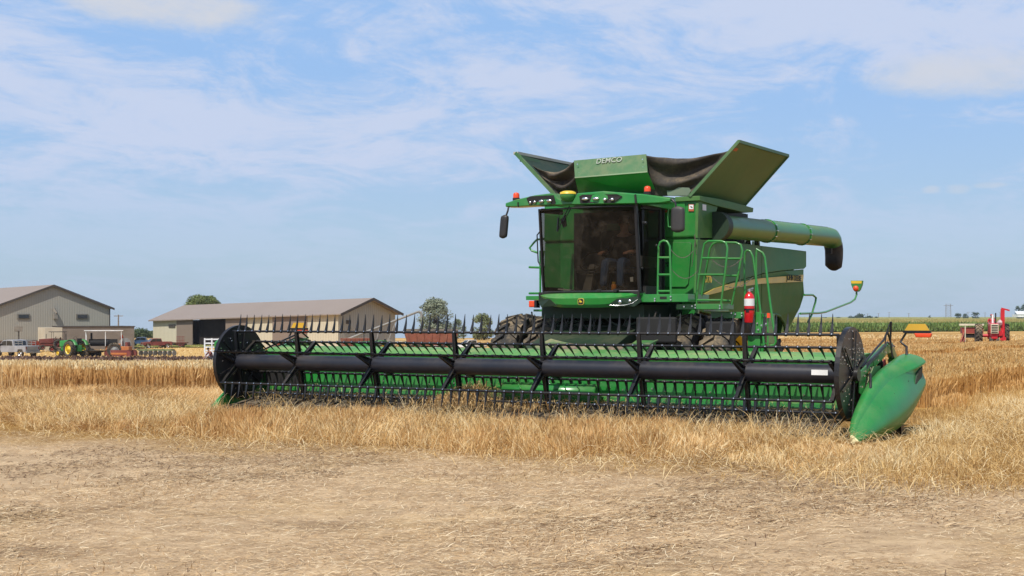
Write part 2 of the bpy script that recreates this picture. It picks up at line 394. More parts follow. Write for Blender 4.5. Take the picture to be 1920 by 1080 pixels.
def edge(X, Y): return Y + .45 * X + .05 * np.minimum(X, 0) * np.abs(X) * .5 - 15.1 + (vnoise(X, Y, .7, 5) - .5) * 2.0
def mk(X, Y): return np.stack([X, Y, gza(X, Y) - .01], 1)
# litter on the bare foreground
X, Y = cone(210000, 7.6, 19, p=1.2); k = edge(X, Y) < 1.0; k &= vnoise(X, Y, 1.3, 8) + .5 * vnoise(X, Y, .4, 88) + rng.random(len(X)) * .9 > .92; X, Y = X[k], Y[k]; N = len(X)
b = mk(X, Y); b[:, 2] += rng.uniform(.008, .035, N); a = rng.normal(0, .9, N) + np.where(rng.random(N) < .5, 0, np.pi)
blades('straw_litter', b, rng.gamma(1.8, .022, N) + .012, a, rng.uniform(.88, 1.04, N), rng.uniform(.0016, .0038, N), rng.beta(1.6, 1.5, N), LITM, label='loose dry straw litter scattered over the bare foreground soil', cat='straw', curve=.04)
X, Y = cone(45000, 7.6, 17, p=1.1); k = (edge(X, Y) < 1.0) & (vnoise(X, Y, .9, 21) + .25 * vnoise(X, Y, 4, 22) > .66); X, Y = X[k], Y[k]; N = len(X); b = mk(X, Y); b[:, 2] += .01
blades('dark_litter', b, rng.gamma(2, .018, N) + .01, rng.normal(0, 1, N), rng.uniform(.8, 1.04, N), rng.uniform(.004, .012, N), rng.uniform(0, .12, N), LITM, label='dark crumbs of old stalks and clods between the litter', cat='clods', curve=.04)
X, Y = cone(52000, 7.6, 18, p=1.2); k = (edge(X, Y) < 1.3) & (vnoise(X, Y, .8, 61) + .7 * rng.random(len(X)) > .85); X, Y = X[k], Y[k]; N = len(X); b = mk(X, Y); b[:, 2] += rng.uniform(.01, .045, N); a = rng.normal(0, 1.1, N)
blades('bright_straws', b, rng.gamma(2.0, .024, N) + .018, a, rng.uniform(.85, 1.03, N), rng.uniform(.0028, .005, N), rng.beta(2.0, 1.3, N), LITM, label='longer bright straws lying over the foreground', cat='straw', curve=.06)
X, Y = cone(5000, 8, 17, p=1.2); k = (edge(X, Y) < .5) & (vnoise(X, Y, 1.0, 95) > .62); X, Y = X[k], Y[k]; N = len(X)
blades('old_stubs', mk(X, Y), rng.uniform(.02, .07, N), rng.uniform(0, 6.28, N), rng.uniform(.2, .9, N), rng.uniform(.004, .009, N), rng.beta(1.2, 2.2, N) * .7, LITM, label='short broken stubs sticking out of the bare soil', cat='stubble', curve=.3)
# ragged crop strip left in front of the cutter bar
X = rng.uniform(-9.5, 8.5, 300000); Y = rng.uniform(12, 25, len(X)); lx, ly = local(X, Y); e = edge(X, Y)
cl = vnoise(X, Y, 6.5, 51) * .6 + vnoise(X, Y, 2.2, 52) * .4
k = (e > 0) & (ly < -.30) & (lx < 6.3) & (lx > -8) & (rng.random(len(X)) < np.clip((cl - .22) * 3.2, .04, 1)) & (rng.random(len(X)) < np.clip(e / .6, .10, 1)); X, Y, lx, ly, e, cl = X[k], Y[k], lx[k], ly[k], e[k], cl[k]; N = len(X)
vn = .5 * vnoise(X, Y, 2.6, 3) + .8 * (cl - .2); v2 = vnoise(X, Y, .8, 13); left = np.clip((-3.2 - lx) / 1.8, 0, 1)
hh = (.16 + .19 * vn + rng.normal(0, .05, N)) * (1 - .35 * left) * np.clip(.65 + e * .6, .5, 1)
hh *= .78 + .22 * np.clip((-ly - .7) / 1.4, 0, 1)
hh *= np.where(lx > 4.6, .45, np.where(lx < -4.4, .6, 1))
ln = np.clip(rng.gamma(1.6, .21, N) + .50 * left * rng.random(N) + .35 * np.clip(v2 - .55, 0, 1), 0, .96)
la = (vnoise(X, Y, 2.3, 6) - .5) * 9 + rng.normal(0, .8, N)
blades('crop_strip', mk(X, Y), np.clip(hh, .06, .6), la, ln, rng.uniform(.0025, .0062, N), .05 + .85 * rng.beta(1.6, 1.5, N) + .35 * (v2 - .5) + .10 * np.clip(X / 5, -1, 1), STR_A, head=1.7, label='ragged strip of ripe wheat standing in front of the header', cat='wheat', curve=.45)
# tangled straw over it and along its front edge
X = rng.uniform(-12, 9, 70000); Y = rng.uniform(11.5, 28.2, len(X)); lx, ly = local(X, Y); e = edge(X, Y)
k = (e > -1.3) & ((ly < -.35) | (lx < -5.7) | (lx > 5.9) | ((lx > 4.2) & (lx < 5.5) & (ly < 1.5))) & (np.abs(X / Y) < .41) & (rng.random(len(X)) < np.clip((e + 1.3) / 1.8, .1, 1)); X, Y, e = X[k], Y[k], e[k]; N = len(X)
b = mk(X, Y); b[:, 2] += rng.random(N) ** 2 * .14 * np.clip(e, .1, 1)
blades('tangled_straw', b, rng.uniform(.08, .34, N), rng.uniform(0, 6.28, N), rng.uniform(.62, 1.0, N), rng.uniform(.003, .008, N), rng.beta(2.4, 1.5, N), STR_P, label='tangle of flattened pale straw along the edge of the crop', cat='straw', curve=.2)
X = rng.uniform(-9, 6, 90000); Y = rng.uniform(12, 24, len(X)); lx, ly = local(X, Y); e = edge(X, Y)
k = (e > .1) & (ly < -.75) & (lx < 5.6) & (vnoise(X, Y, 1.7, 71) > .42); X, Y, e = X[k], Y[k], e[k]; N = len(X); b = mk(X, Y); b[:, 2] += rng.random(N) * .24 * np.clip(e, .3, 1)
blades('loose_strip_straw', b, rng.uniform(.10, .38, N), rng.uniform(0, 6.28, N), rng.uniform(.35, 1.02, N), rng.uniform(.0025, .006, N), rng.beta(2.2, 1.6, N), STR_P, label='loose pale straws tangled through the uncut strip', cat='straw', curve=.25)
# flattened crop to the left, with the standing wheat behind it
X = rng.uniform(-13.5, -2.5, 70000); Y = rng.uniform(17, 28.6, len(X)); lx, ly = local(X, Y); e = edge(X, Y)
k = (e > .2) & (np.abs(X / Y) < .41) & ((lx < -5.75) | (ly > 4.5)); X, Y = X[k], Y[k]; N = len(X); vn = vnoise(X, Y, 1.6, 9)
blades('flattened_crop', mk(X, Y), .16 + .2 * vn + .1 * rng.random(N), (vnoise(X, Y, .9, 4) - .5) * 9 + rng.normal(0, .8, N), np.clip(.35 + .45 * vn + rng.normal(0, .16, N), .05, .95), rng.uniform(.005, .012, N), rng.beta(2, 2, N), STR_A, label='flattened ripe crop lying left of the header', cat='wheat', curve=.5)
X = rng.uniform(-16, -1.5, 62000); Y = rng.uniform(28.0, 36.5, len(X)); front = 28.1 + (vnoise(X, X * 0, 1.3, 2) - .5) * .9
k = (Y > front) & (np.abs(X / Y) < .42); X, Y = X[k], Y[k]; N = len(X); vn = vnoise(X, Y, 1.9, 12)
blades('standing_wheat', mk(X, Y), .56 + .09 * vn + rng.normal(0, .045, N), rng.uniform(0, 6.28, N), np.clip(rng.gamma(1.5, .07, N), 0, .6), rng.uniform(.006, .014, N), .2 + .4 * rng.random(N) + .35 * (vn - .5), STR_A, head=2.2, label='block of standing ripe wheat left of the combine', cat='wheat', curve=.6)
N = 30000; X = rng.uniform(-16, -1.5, N); Y = rng.uniform(28.3, 36.5, N); b = mk(X, Y); b[:, 2] += .50 + .1 * vnoise(X, Y, 1.9, 12)
blades('wheat_heads', b, rng.uniform(.08, .14, N), rng.uniform(0, 6.28, N), rng.uniform(.1, .8, N), rng.uniform(.012, .022, N), rng.uniform(.6, 1, N), STR_P, label='pale heads of the standing wheat left of the combine', cat='wheat heads', curve=.6)
# stubble to the right of the cut edge
X, Y = cone(95000, 12.2, 75, -.02, .42, 2.2); lx, ly = local(X, Y); e = edge(X, Y)
k = (e > -.4) & ((lx > 5.95) | ((lx > 4.9) & (ly > 3.2))) & (rng.random(len(X)) < np.clip((e + .3) / 3.0, .04, 1)); X, Y = X[k], Y[k]; N = len(X); sc = np.maximum(1, Y / 17)
vn = vnoise(X, Y, 1.4, 31)
blades('stubble', mk(X, Y), (.07 + .16 * vn ** 2 + .08 * rng.random(N)), rng.uniform(0, 6.28, N), np.clip(rng.gamma(2, .22, N), 0, .98), rng.uniform(.003, .007, N) * sc, .12 + .7 * rng.random(N) + .5 * (vn - .5) + .22 * np.sin((CT * (X - OX) - ST * (Y - OY)) * 2.3), STR_P, label='cut pale stubble on the ground right of the header', cat='stubble', curve=.4)
# standing wheat right of and behind the combine, in swaths along its line of travel
def sw(lx): f = np.mod((4.75 - lx) / 7.5, 1); return np.where(f < .62, 1, .42)
X, Y = cone(150000, 21, 118, .16, .43, 1.8); lx, ly = local(X, Y); k = (lx < 4.75 + .9 * (vnoise(ly, ly * 0, 1.2, 1) - .5) + .5 * rng.normal(0, .3, len(lx))) & (ly > 7.0); X, Y, lx = X[k], Y[k], lx[k]; N = len(X); sc = Y / 25; vn = vnoise(X, Y, 1.0, 41)
blades('wheat_swaths', mk(X, Y), (.42 + .12 * vn + rng.normal(0, .05, N)) * sw(lx), rng.uniform(0, 6.28, N), np.clip(rng.gamma(1.5, .09, N), 0, .7), rng.uniform(.008, .014, N) * sc, .3 + .4 * rng.random(N) + .5 * (vn - .5) + .15 * (sw(lx) < .9), STR_D, head=1.9, label='amber swaths of standing wheat behind and right of the combine', cat='wheat', curve=.6)
X, Y = cone(60000, 21, 118, .16, .43, 1.8); lx, ly = local(X, Y); k = (lx < 4.7) & (ly > 7.0); X, Y, lx = X[k], Y[k], lx[k]; N = len(X); b = mk(X, Y); b[:, 2] += .40 * sw(lx) + .08 * vnoise(X, Y, 1.0, 41)
blades('swath_heads', b, rng.uniform(.07, .13, N), rng.uniform(0, 6.28, N), rng.uniform(.1, .9, N), rng.uniform(.008, .014, N) * Y / 25, rng.uniform(.25, .7, N), STR_P, label='pale heads on top of the wheat swaths at the right', cat='wheat heads', curve=.6)
# far stubble across the middle distance
X, Y = cone(60000, 37, 215, -.42, .42, 2.0); lx, ly = local(X, Y); k = ((X / Y < .15) & ~((Y > 99) & (Y < 131) & (X < -7)) & ~((Y > 183) & (X / Y < -.1))) | (Y > 118); X, Y = X[k], Y[k]; N = len(X)
blades('far_stubble', mk(X, Y), rng.uniform(.12, .3, N), rng.uniform(0, 6.28, N), rng.uniform(0, .8, N), .02 * Y / 40, rng.beta(2, 1.6, N), STR_P, label='pale stubble across the middle distance', cat='stubble')
N = 9000; X = rng.uniform(-62, -8, N); Y = rng.uniform(99, 132, N); b = mk(X, Y); b[:, 2] += .1
blades('soil_clods', b, rng.uniform(.1, .4, N), rng.uniform(0, 6.28, N), rng.uniform(0, 1, N), rng.uniform(.1, .35, N), rng.beta(1, 4, N) * .5, strawmat('clod_soil', ((0, '4a352c'), (.5, '7a6150'), (1, 'a88a68')), 0), label='dark turned clods along the tilled strip', cat='clods')
#=SECTION3=
# ------------------------------------------------------------ combine harvester (machine frame: x along the header, y backwards)
CB = empty('combine_harvester', W(0, 0, 0), -TH, 'large green combine harvester with black reel on its wide header, tank flaps open', 'combine harvester')
RC = Vector((0, 0, .87)); RR = .53
ANG = [40, 100, 160, 220, 280, 340]
FD = {40: (.25, -.17), 100: (.055, .28), 160: (-.23, .02), 220: (-.05, -.25), 280: (.01, -.25), 340: (.08, -.22)}
BR = [-3.86, -2.34, -.78, .75, 2.32, 3.89]
def finger(mb, x, y, z, d):
    p = Vector((x, y, z)); q = p + Vector((0, d[0], d[1])); n = Vector((0, -d[1], d[0])).normalized()
    m = (p + q) / 2 + n * (.010 if d[0] > .2 else (.0 if d[1] < .1 else -.012))
    t0 = p + (m - p) * .0
    for a, b, w, w2 in ((t0, m, .044, .026), (m, q, .026, .006)): mb.bar(a, b, .026 * w / .038, w, 0, .026 * w2 / .038, w2, up=(1, 0, 0))
nf = 0; rest = MB(); fx = [-5.08 + i * .1545 for i in range(67)]
for a in (100, 220, 40, 160, 340, 280):
    y = RR * math.cos(R(a)); z = RC.z + RR * math.sin(R(a)); mb = MB(); mb.cyl((-5.2, y, z), (5.22, y, z), .0185, 10)
    for x in fx:
        mb.cyl((x - .016, y, z), (x + .016, y, z), .026, 8)
        d = Vector((0, -1, .35)).normalized(); mb.bolt(Vector((x + .01, y, z)) + d * .024, d, .0095)
    bat = mb.build('reel_bat', [BLACK, CHROME], CB)
    for x in fx:
        x += random.uniform(-.006, .006); d = FD[a]; d = (d[0] + random.gauss(0, .010), d[1] + random.gauss(0, .006))
        if nf < 100:
            f = MB(); finger(f, x, y, z, d); f.build('finger', BLACK, bat); nf += 1
        else: finger(rest, x, y, z, d)
tag(rest.build('reel_finger', BLACK, CB), kind='stuff')
t = MB(); t.cyl((-5.15, 0, .87), (5.17, 0, .87), .128, 40)
for x in BR: t.cyl((x - .02, 0, .87), (x + .02, 0, .87), .142, 40)
t.plate([(4.86, -.128, .93), (5.08, -.128, .93), (5.08, -.131, .86), (4.86, -.131, .86)], (0, -.004, 0), 1)
t.build('reel_tube', [TUBEB, WHITE], CB)
def spider(x, name='reel_spider'):
    mb = MB()
    for a in ANG:
        c, s = math.cos(R(a)), math.sin(R(a)); p = Vector((x, c * .10, .87 + s * .10)); q = Vector((x, c * .53, .87 + s * .53))
        n = Vector((0, -s, c)); mb.plate([p + n * .062, p - n * .062, q - n * .024, q + n * .024], (.012, 0, 0))
        for w, e in ((.045, .02), (-.045, -.02)): mb.plate([p + n * (w + .008), p + n * (w - .008), q + n * (e * .9 - .006), q + n * (e * .9 + .006)], (.05, 0, 0))
        for k in (.16, .28, .5): mb.bolt(Vector((x, c * k, .87 + s * k)), (-.3, -1, .2) if k < .3 else (0, -1, .3), .013)
        mb.bolt(Vector((x + .03, c * .15 - .03, .87 + s * .15)), (0, -1, 0), .014)
    return mb.build(name, [BLACK, CHROME], CB)
for x in BR: spider(x)
for x in (-5.17, 5.19): spider(x)
def disc(x, y, s):
    mb = MB(); n = 48; ro, ri = .625, .10
    def ring(r, xx): return [Vector((xx, y + r * math.cos(2 * math.pi * k / n), .87 + r * math.sin(2 * math.pi * k / n))) for k in range(n)]
    mb.loft([ring(ri, x), ring(ro - .03, x), ring(ro, x - .05 * s), ring(ro, x + .015 * s), ring(ri, x + .02 * s)], 0, False, False)
    for k in range(6):
        a = 2 * math.pi * (k + .35) / 6; c, sn = math.cos(a), math.sin(a)
        mb.bar((x - .03, y + .08 * c, .87 + .08 * sn), (x - .03, y + .6 * c, .87 + .6 * sn), .03, .035)
        mb.bar((x + .04, y + .08 * c, .87 + .08 * sn), (x + .04, y + .58 * c, .87 + .58 * sn), .02, .03)
        for rr in (.2, .33, .47, .57): mb.bolt((x + .028, y + rr * math.cos(a + .25), .87 + rr * math.sin(a + .25)), (1, 0, 0), .011)
    for k in range(34): a = random.uniform(0, 6.28); rr = random.uniform(.15, .56); mb.bolt((x + .028, y + rr * math.cos(a), .87 + rr * math.sin(a)), (1, -.4, 0), .010)
    mb.cyl((x - .1, y, .87), (x + .1, y, .87), .09, 20)
    return mb.build('reel_end_disc', [BLACK, CHROME], CB)
disc(-5.24, .13, 1); disc(5.32, .13, 1)
# header frame, back sheet and belts
def extr(prof, x0, x1, mi=0, mb=None):
    mb = mb or MB(); return mb.plate([(x0, y, z) for y, z in prof], (x1 - x0, 0, 0), mi)
mb = extr([(.80, 1.00), (.86, 1.07), (1.16, 1.09), (1.22, 1.03), (1.22, .95), (.98, .93), (.95, .90), (.93, .47), (.76, .42), (.75, .345), (1.05, .345), (1.05, .88), (.90, .90), (.81, .93)], -5.2, 5.26)
for x in [-4.9 + i * .7 for i in range(15)]: mb.bolt((x, .925, .56), (0, -1, 0), .012); mb.bolt((x + .22, .925, .53), (0, -1, 0), .012)
mb.build('header_back_sheet', [GREEN, CHROME], CB, bevel=.006)
extr([(.775, 1.02), (.80, 1.075), (.90, 1.105), (1.30, 1.125), (1.34, 1.06), (1.225, 1.05), (1.16, 1.095), (.86, 1.075), (.797, 1.0)], -5.2, 5.26).build('header_top_beam', paint('dusty_beam_green', (.07, .26, .06), .5, .45, scale=1.2), CB)
def belt(x0, x1):
    mb = MB(); n = int((x1 - x0) / .36)
    mb.plate([(x0, .74, .345), (x0, -.30, .15), (x0, -.33, .10), (x0, .74, .29)], (x1 - x0, 0, 0))
    for i in range(n): x = x0 + .15 + i * .36; mb.bar((x, .70, .350), (x, -.27, .167), .03, .022)
    return mb.build('draper_belt', BELT, CB)
belt(-5.1, -.95); belt(1.15, 5.15)
extr([(.74, .30), (-.30, .14), (-.33, .08), (.74, .24)], -.94, 1.14).build('centre_deck', BELT, CB)
mb = extr([(-.30, .17), (-.42, .13), (-.46, .08), (-.36, .05), (-.28, .09)], -5.15, 5.2)
for i in range(136): x = -5.12 + i * .0762; mb.bar((x, -.44, .10), (x, -.56, .07), .03, .035, 0, .008, .012)
mb.build('cutter_bar', BLACK, CB)
a, b2 = L(945, 727, y=.5).x, L(1117, 727, y=.5).x
mb = MB(); mb.tube([(a - .01, .56, .47), (a, .56, .47), (b2, .56, .47), (b2 + .01, .56, .47)], [.12, .155, .155, .12], 40)
for i in range(9):
    an = i * 1.9; x = a + .12 + i * (b2 - a - .2) / 9; mb.cyl((x, .56, .47), (x, .56 + .25 * math.cos(an), .47 + .25 * math.sin(an)), .010, 6, 1)
mb.tube([(a + (b2 - a) * i / 60, .56 + .165 * math.cos(i * .21), .47 + .165 * math.sin(i * .21)) for i in range(61)], .012, 5)
mb.build('feed_drum', [GREEN, CHROME], CB)
def endsheet(x):
    mb = MB(); mb.plate([(x, y, z) for y, z in (((-.45, .06), (-.30, .30), (.1, .55), (.5, .85), (.8, 1.05), (1.25, 1.05), (1.25, .08)) if x < 0 else ((.1, .1), (.15, .40), (.6, .75), (.9, .95), (1.25, .95), (1.25, .1)))], (.03, 0, 0)); return mb.build('header_end_sheet', GDUST if x > 0 else GREEN, CB)
endsheet(-5.30); endsheet(5.38)
# crop dividers
def divider(s):
    st = [(-.53, 5.50, 5.53, .01, .05), (-.47, 5.47, 5.57, .0, .12), (-.36, 5.43, 5.61, .0, .22), (-.2, 5.405, 5.65, .01, .34), (0, 5.395, 5.70, .02, .47), (.25, 5.395, 5.75, .04, .62), (.5, 5.40, 5.79, .06, .745), (.75, 5.41, 5.82, .09, .84),
          (1.0, 5.42, 5.85, .15, .915), (1.3, 5.43, 5.86, .24, .975), (1.6, 5.44, 5.865, .36, 1.03), (1.85, 5.45, 5.865, .47, 1.08), (1.98, 5.46, 5.86, .54, 1.10)]
    R1, R2, R3 = [], [], []
    for y, xi, xo, zb, zt in st:
        w, h = xo - xi, zt - zb; rd = min(.09, .22 * w); k = smooth(.2, 1.2, y)
        P = lambda x, z: Vector((s * (x - (0 if s > 0 else .13)), y, z))
        R1.append([P(xi + .02, zb + .02), P(xi, zb + .3 * h), P(xi, zt - rd), P(xi + rd * .3, zt - rd * .3), P(xi + rd, zt)])
        q_ = smooth(.9, 1.85, y); dp = .16 * h * (1 - q_) + rd * 1.1 * q_; zr_ = zt - dp; xr = xi + w * (.50 + .50 * q_)
        R2.append([P(xi + rd, zt), P(xi + (xr - xi) * .45, zt + .004), P(xi + (xr - xi) * .7, zt - dp * .22), P(xi + (xr - xi) * .88, zt - dp * .55), P(xr, zr_)])
        c_ = .055 * k
        R3.append([P(xr, zr_), P(xr + (xo - xr) * .5 - c_ * q_, zr_ - .14 * h), P(xr + (xo - xr) * .85 - c_ * .9 * q_, zr_ - .28 * h), P(xo + .02 * (1 - k), zb + .33 * h), P(xo + .004, zb + .22 * h), P(xo - .10 * w, zb + .05 * h), P(xo - .35 * w, zb), P(xi + .02, zb + .02)])
    mb = MB(); mb.loft(R1[1:], 0, False, True, False); mb.loft(R2[1:], 0, False, True, False); mb.loft(R3[1:], 0, False, True, False)
    full = [R1[-1][j] for j in range(4)] + [R2[-1][j] for j in range(4)] + R3[-1][:7]; mb.add(full, [tuple(range(len(full)))], 0)
    mb.loft([R1[0] + R2[0][1:] + R3[0][1:-1], R1[1] + R2[1][1:] + R3[1][1:-1]], 1, True, True)
    for j in range(5, 11): mb.bolt(R3[j][1] + Vector((s * .004, 0, -.02)), (s, 0, 0), .010, 2) if j % 2 else None
    mb.tube([R2[j][4] + Vector((s * .001, 0, -.012)) for j in range(5, 13)], .006, 5)
    return mb.build('crop_divider', [GPOLY, STRAWH if s > 0 else GPOLY, BLACK], CB)
dv = divider(1); dv['label'] = 'green crop divider with pale worn tip'; divider(-1)
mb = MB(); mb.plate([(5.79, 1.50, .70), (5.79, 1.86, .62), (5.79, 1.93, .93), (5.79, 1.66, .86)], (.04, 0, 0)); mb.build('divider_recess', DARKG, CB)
mb = MB(); mb.plate([(5.6, 1.30, .16), (5.6, 1.45, .16), (5.6, 1.45, .02), (5.6, 1.32, .0)], (.08, 0, 0)); mb.build('skid_shoe', BLACK, CB)
# reel lift arms
def arm(s):
    X = 5.34 if s > 0 else -5.34
    mb = MB(); P = [Vector((X, y, z)) for y, z in ((2.35, .93), (2.02, 1.19), (1.75, 1.17), (1.0, .98), (.18, .80))]
    for p, q, w in zip(P, P[1:], (.09, .10, .09, .075)): mb.bar(p, q, w, w + .03)
    mb.ball(P[1] + Vector((0, -.1, .0)), (.07, .12, .07)); mb.plate([(X - .05, 2.45, 1.0), (X - .05, 2.1, 1.02), (X - .05, 2.3, .70), (X - .05, 2.5, .70)], (.12, 0, 0))
    mb.plate([(X + .05, .55, .98), (X + .05, .20, .90), (X + .05, .20, .62), (X + .05, .36, .58), (X + .05, .52, .80)], (.02, 0, 0))
    for y, z in ((1.9, 1.2), (1.5, 1.13), (1.1, 1.03), (.7, .93), (.4, .84), (.28, .70), (.45, .9)): mb.bolt((X + .072, y, z), (1, -.3, 0), .014)
    o = mb.build('reel_lift_arm', [GREEN, CHROME], CB, bevel=.008)
    c = MB(); c.cyl((X - .02, 1.55, 1.10), (X - .02, 1.62, .62), .032, 12); c.cyl((X - .02, 1.56, 1.0), (X - .02, 1.60, .80), .045, 12)
    c.tube([(X, 2.1, 1.25), (X, 1.9, 1.42 if s > 0 else 1.36), (X, 1.7, 1.30), (X, 1.4, 1.22), (X, 1.0, 1.10), (X, .5, .95)], .016, 6)
    c.tube([(X + .05, 2.1, 1.2), (X + .05, 1.7, 1.27), (X + .06, 1.3, 1.15), (X + .05, .8, 1.02), (X + .03, .3, .75)], .014, 6)
    c.bar((X + .03, 1.25, 1.09), (X + .03, .45, .93), .035, .045); c.tube([(X + .1, .6, .86), (X + .16, .4, .70), (X + .1, .3, .50), (X + .06, .2, .35)], .018, 6)
    c.build('arm_hoses', [BLACK, CHROME], CB); r = MB(); r.bar((X - .06, 2.0, .98), (X - .06, 1.70, .80), .03, .09); r.build('red_bracket', paint('red_paint', (.42, .012, .012), .4, .2), CB); return o
arm(1); arm(-1)
def marker(s):
    X = 5.62 if s > 0 else -5.62; y = 2.05
    mb = MB(); mb.tube([(X, 1.85, 1.02), (X - .02, 1.95, 1.20), (X - .13, y, 1.27), (X - .05, y, 1.405), (X + .28, y, 1.41)], .018, 8)
    mb.bar((X - .09, y, 1.415), (X + .30, y, 1.415), .05, .035); o = mb.build('marker_lamp_bracket', BLACK, CB)
    p = MB(); p.plate([(X - .07, y - .02, 1.435), (X + .28, y - .02, 1.435), (X + .22, y - .02, 1.53), (X - .01, y - .02, 1.53)], (0, .025, 0)); p.build('reflector_panel', AMBP, o)
    q = MB(); q.plate([(X + .07, y - .06, 1.395), (X + .32, y - .06, 1.395), (X + .30, y - .06, 1.335), (X + .10, y - .06, 1.335)], (0, .08, 0)); q.build('marker_lamp', ORAN, o, bevel=.012)
marker(1); marker(-1)
mb = MB(); mb.tube([(5.45, 1.75, 1.05), (5.43, 1.72, 1.3), (5.44, 1.70, 1.56)], [.012, .012, .02], 6); mb.tube([(5.36, 1.65, 1.15), (5.39, 1.62, 1.35), (5.42, 1.70, 1.53)], .009, 6); mb.build('height_wire', BLACK, CB)
# feeder house and chassis
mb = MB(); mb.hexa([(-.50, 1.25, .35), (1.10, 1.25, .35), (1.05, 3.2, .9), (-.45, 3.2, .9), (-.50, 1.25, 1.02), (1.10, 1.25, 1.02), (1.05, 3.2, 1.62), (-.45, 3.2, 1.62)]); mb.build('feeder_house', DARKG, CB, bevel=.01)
def grid(fn, nu, nv, mb=None, mi=0, sm=True):
    mb = mb or MB(); V = [fn(i / nu, j / nv) for j in range(nv + 1) for i in range(nu + 1)]
    return mb.add(V, [(j * (nu + 1) + i, j * (nu + 1) + i + 1, (j + 1) * (nu + 1) + i + 1, (j + 1) * (nu + 1) + i) for j in range(nv) for i in range(nu)], mi, sm)
mb = MB(); n = 24; x0, x1 = L(1008, 660, y=1.3).x, L(1212, 660, y=1.3).x
top = [(x0 + (x1 - x0) * i / n, 1.75 - .55 * (1 - abs(2 * i / n - 1) ** 2.2) * .3, 1.28 - .10 * (1 - abs(2 * i / n - 1) ** 2)) for i in range(n + 1)]
for i in range(n):
    a, b = Vector(top[i]), Vector(top[i + 1]); sh = Vector((0, -.62, -.13)); mi = 1 if i in (5, 6, 7, 8, 15, 16, 17, 18) else 0
    pl = [a, b, b + sh + Vector((.0, 0, 0)), a + sh]; mb.plate(pl, (0, 0, -.02), mi)
mb.build('feeder_cover', [GDUST, paint('scuffed_rubber_patch', (.10, .075, .06), .9, .6)], CB)
mb = MB(); mb.plate([(1.25, 1.7, .95), (1.6, 1.75, .95), (1.6, 2.2, 1.1), (1.25, 2.2, 1.1)], (0, .0, .16)); mb.build('feeder_bracket', GREEN, CB, bevel=.01)
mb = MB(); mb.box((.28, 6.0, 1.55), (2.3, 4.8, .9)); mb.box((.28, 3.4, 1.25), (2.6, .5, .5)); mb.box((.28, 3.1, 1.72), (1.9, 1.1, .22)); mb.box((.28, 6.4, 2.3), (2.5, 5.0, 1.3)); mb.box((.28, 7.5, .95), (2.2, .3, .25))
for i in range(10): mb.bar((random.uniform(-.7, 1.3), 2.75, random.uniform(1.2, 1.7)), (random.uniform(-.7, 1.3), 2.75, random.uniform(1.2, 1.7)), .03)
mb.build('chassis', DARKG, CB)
mb = MB()
for i in range(16): x = random.uniform(-.9, 1.9); mb.tube([(x, 2.6, 1.72), (x + random.uniform(-.2, .2), 2.5, 1.5), (x + random.uniform(-.3, .3), 2.7, random.uniform(1.0, 1.4))], .014, 6)
mb.build('hydraulic_hoses', RUBD, CB)
def tire(c, r, w, parent, rimc, lugs=22, name='tire', face=1, lugh=.045, mat=None):
    cx_, cy_, cz_ = c; n = 40; mb = MB(); prof = [(-.40, .62), (-.5, .74), (-.5, .90), (-.44, .965), (-.2, .985), (.2, .985), (.44, .965), (.5, .90), (.5, .74), (.40, .62)]
    rings = [[Vector((cx_ + a * w, cy_ + b * (r - lugh) * math.cos(2 * math.pi * k / n), cz_ + b * (r - lugh) * math.sin(2 * math.pi * k / n))) for a, b in prof] for k in range(n)]
    rings.append(rings[0]); mb.loft(rings, 0, False, True, True)
    for k in range(lugs):
        for s in (-1, 1):
            a0 = 2 * math.pi * (k + (.25 if s > 0 else -.25)) / lugs; da = 2 * math.pi / lugs
            def pt(u, rad, a): return Vector((cx_ + u * w, cy_ + rad * math.cos(a), cz_ + rad * math.sin(a)))
            ro, ri = r, (r - lugh) * .93; th = da * .2
            P = [pt(s * .03, ri, a0 - th), pt(s * .51, ri * .97, a0 + da * .55 - th), pt(s * .51, ri * .97, a0 + da * .55 + th * 1.4), pt(s * .03, ri, a0 + th),
                 pt(s * .03, ro, a0 - th * .7), pt(s * .52, ro * .955, a0 + da * .55 - th), pt(s * .52, ro * .955, a0 + da * .55 + th), pt(s * .03, ro, a0 + th * .7)]
            mb.hexa(P)
    o = mb.build(name, mat or RUBBER, parent)
    m2 = MB(); pr = [(-.38, .63), (-.36, .55), (.0 + .1 * face, .5), (.05 * face + .1 * face, .12), (.16 * face, .0)]
    rg = [[Vector((cx_ + a * w, cy_ + b * r * math.cos(2 * math.pi * k / 28), cz_ + b * r * math.sin(2 * math.pi * k / 28))) for k in range(28)] for a, b in [(-.40 * 1, .615), (-.1, .52), (.0, .5), (.12 * face, .48), (.14 * face, .14), (.22 * face, .13), (.22 * face, .001)]]
    m2.loft(rg, 0, False, True)
    rg = [[Vector((cx_ + a * w, cy_ + b * r * math.cos(2 * math.pi * k / 28), cz_ + b * r * math.sin(2 * math.pi * k / 28))) for k in range(28)] for a, b in [(.40, .615), (.36, .56), (.15, .5)]]
    m2.loft(rg, 0, False, True); m2.build('rim', rimc, o); return o
for x in (L(935, 620, y=2.6).x, L(997, 620, y=2.6).x, 1.72, 2.36): tire((x, 3.5, .80), .90, .48, CB, YEL if abs(x) > 1.8 else BLACK)
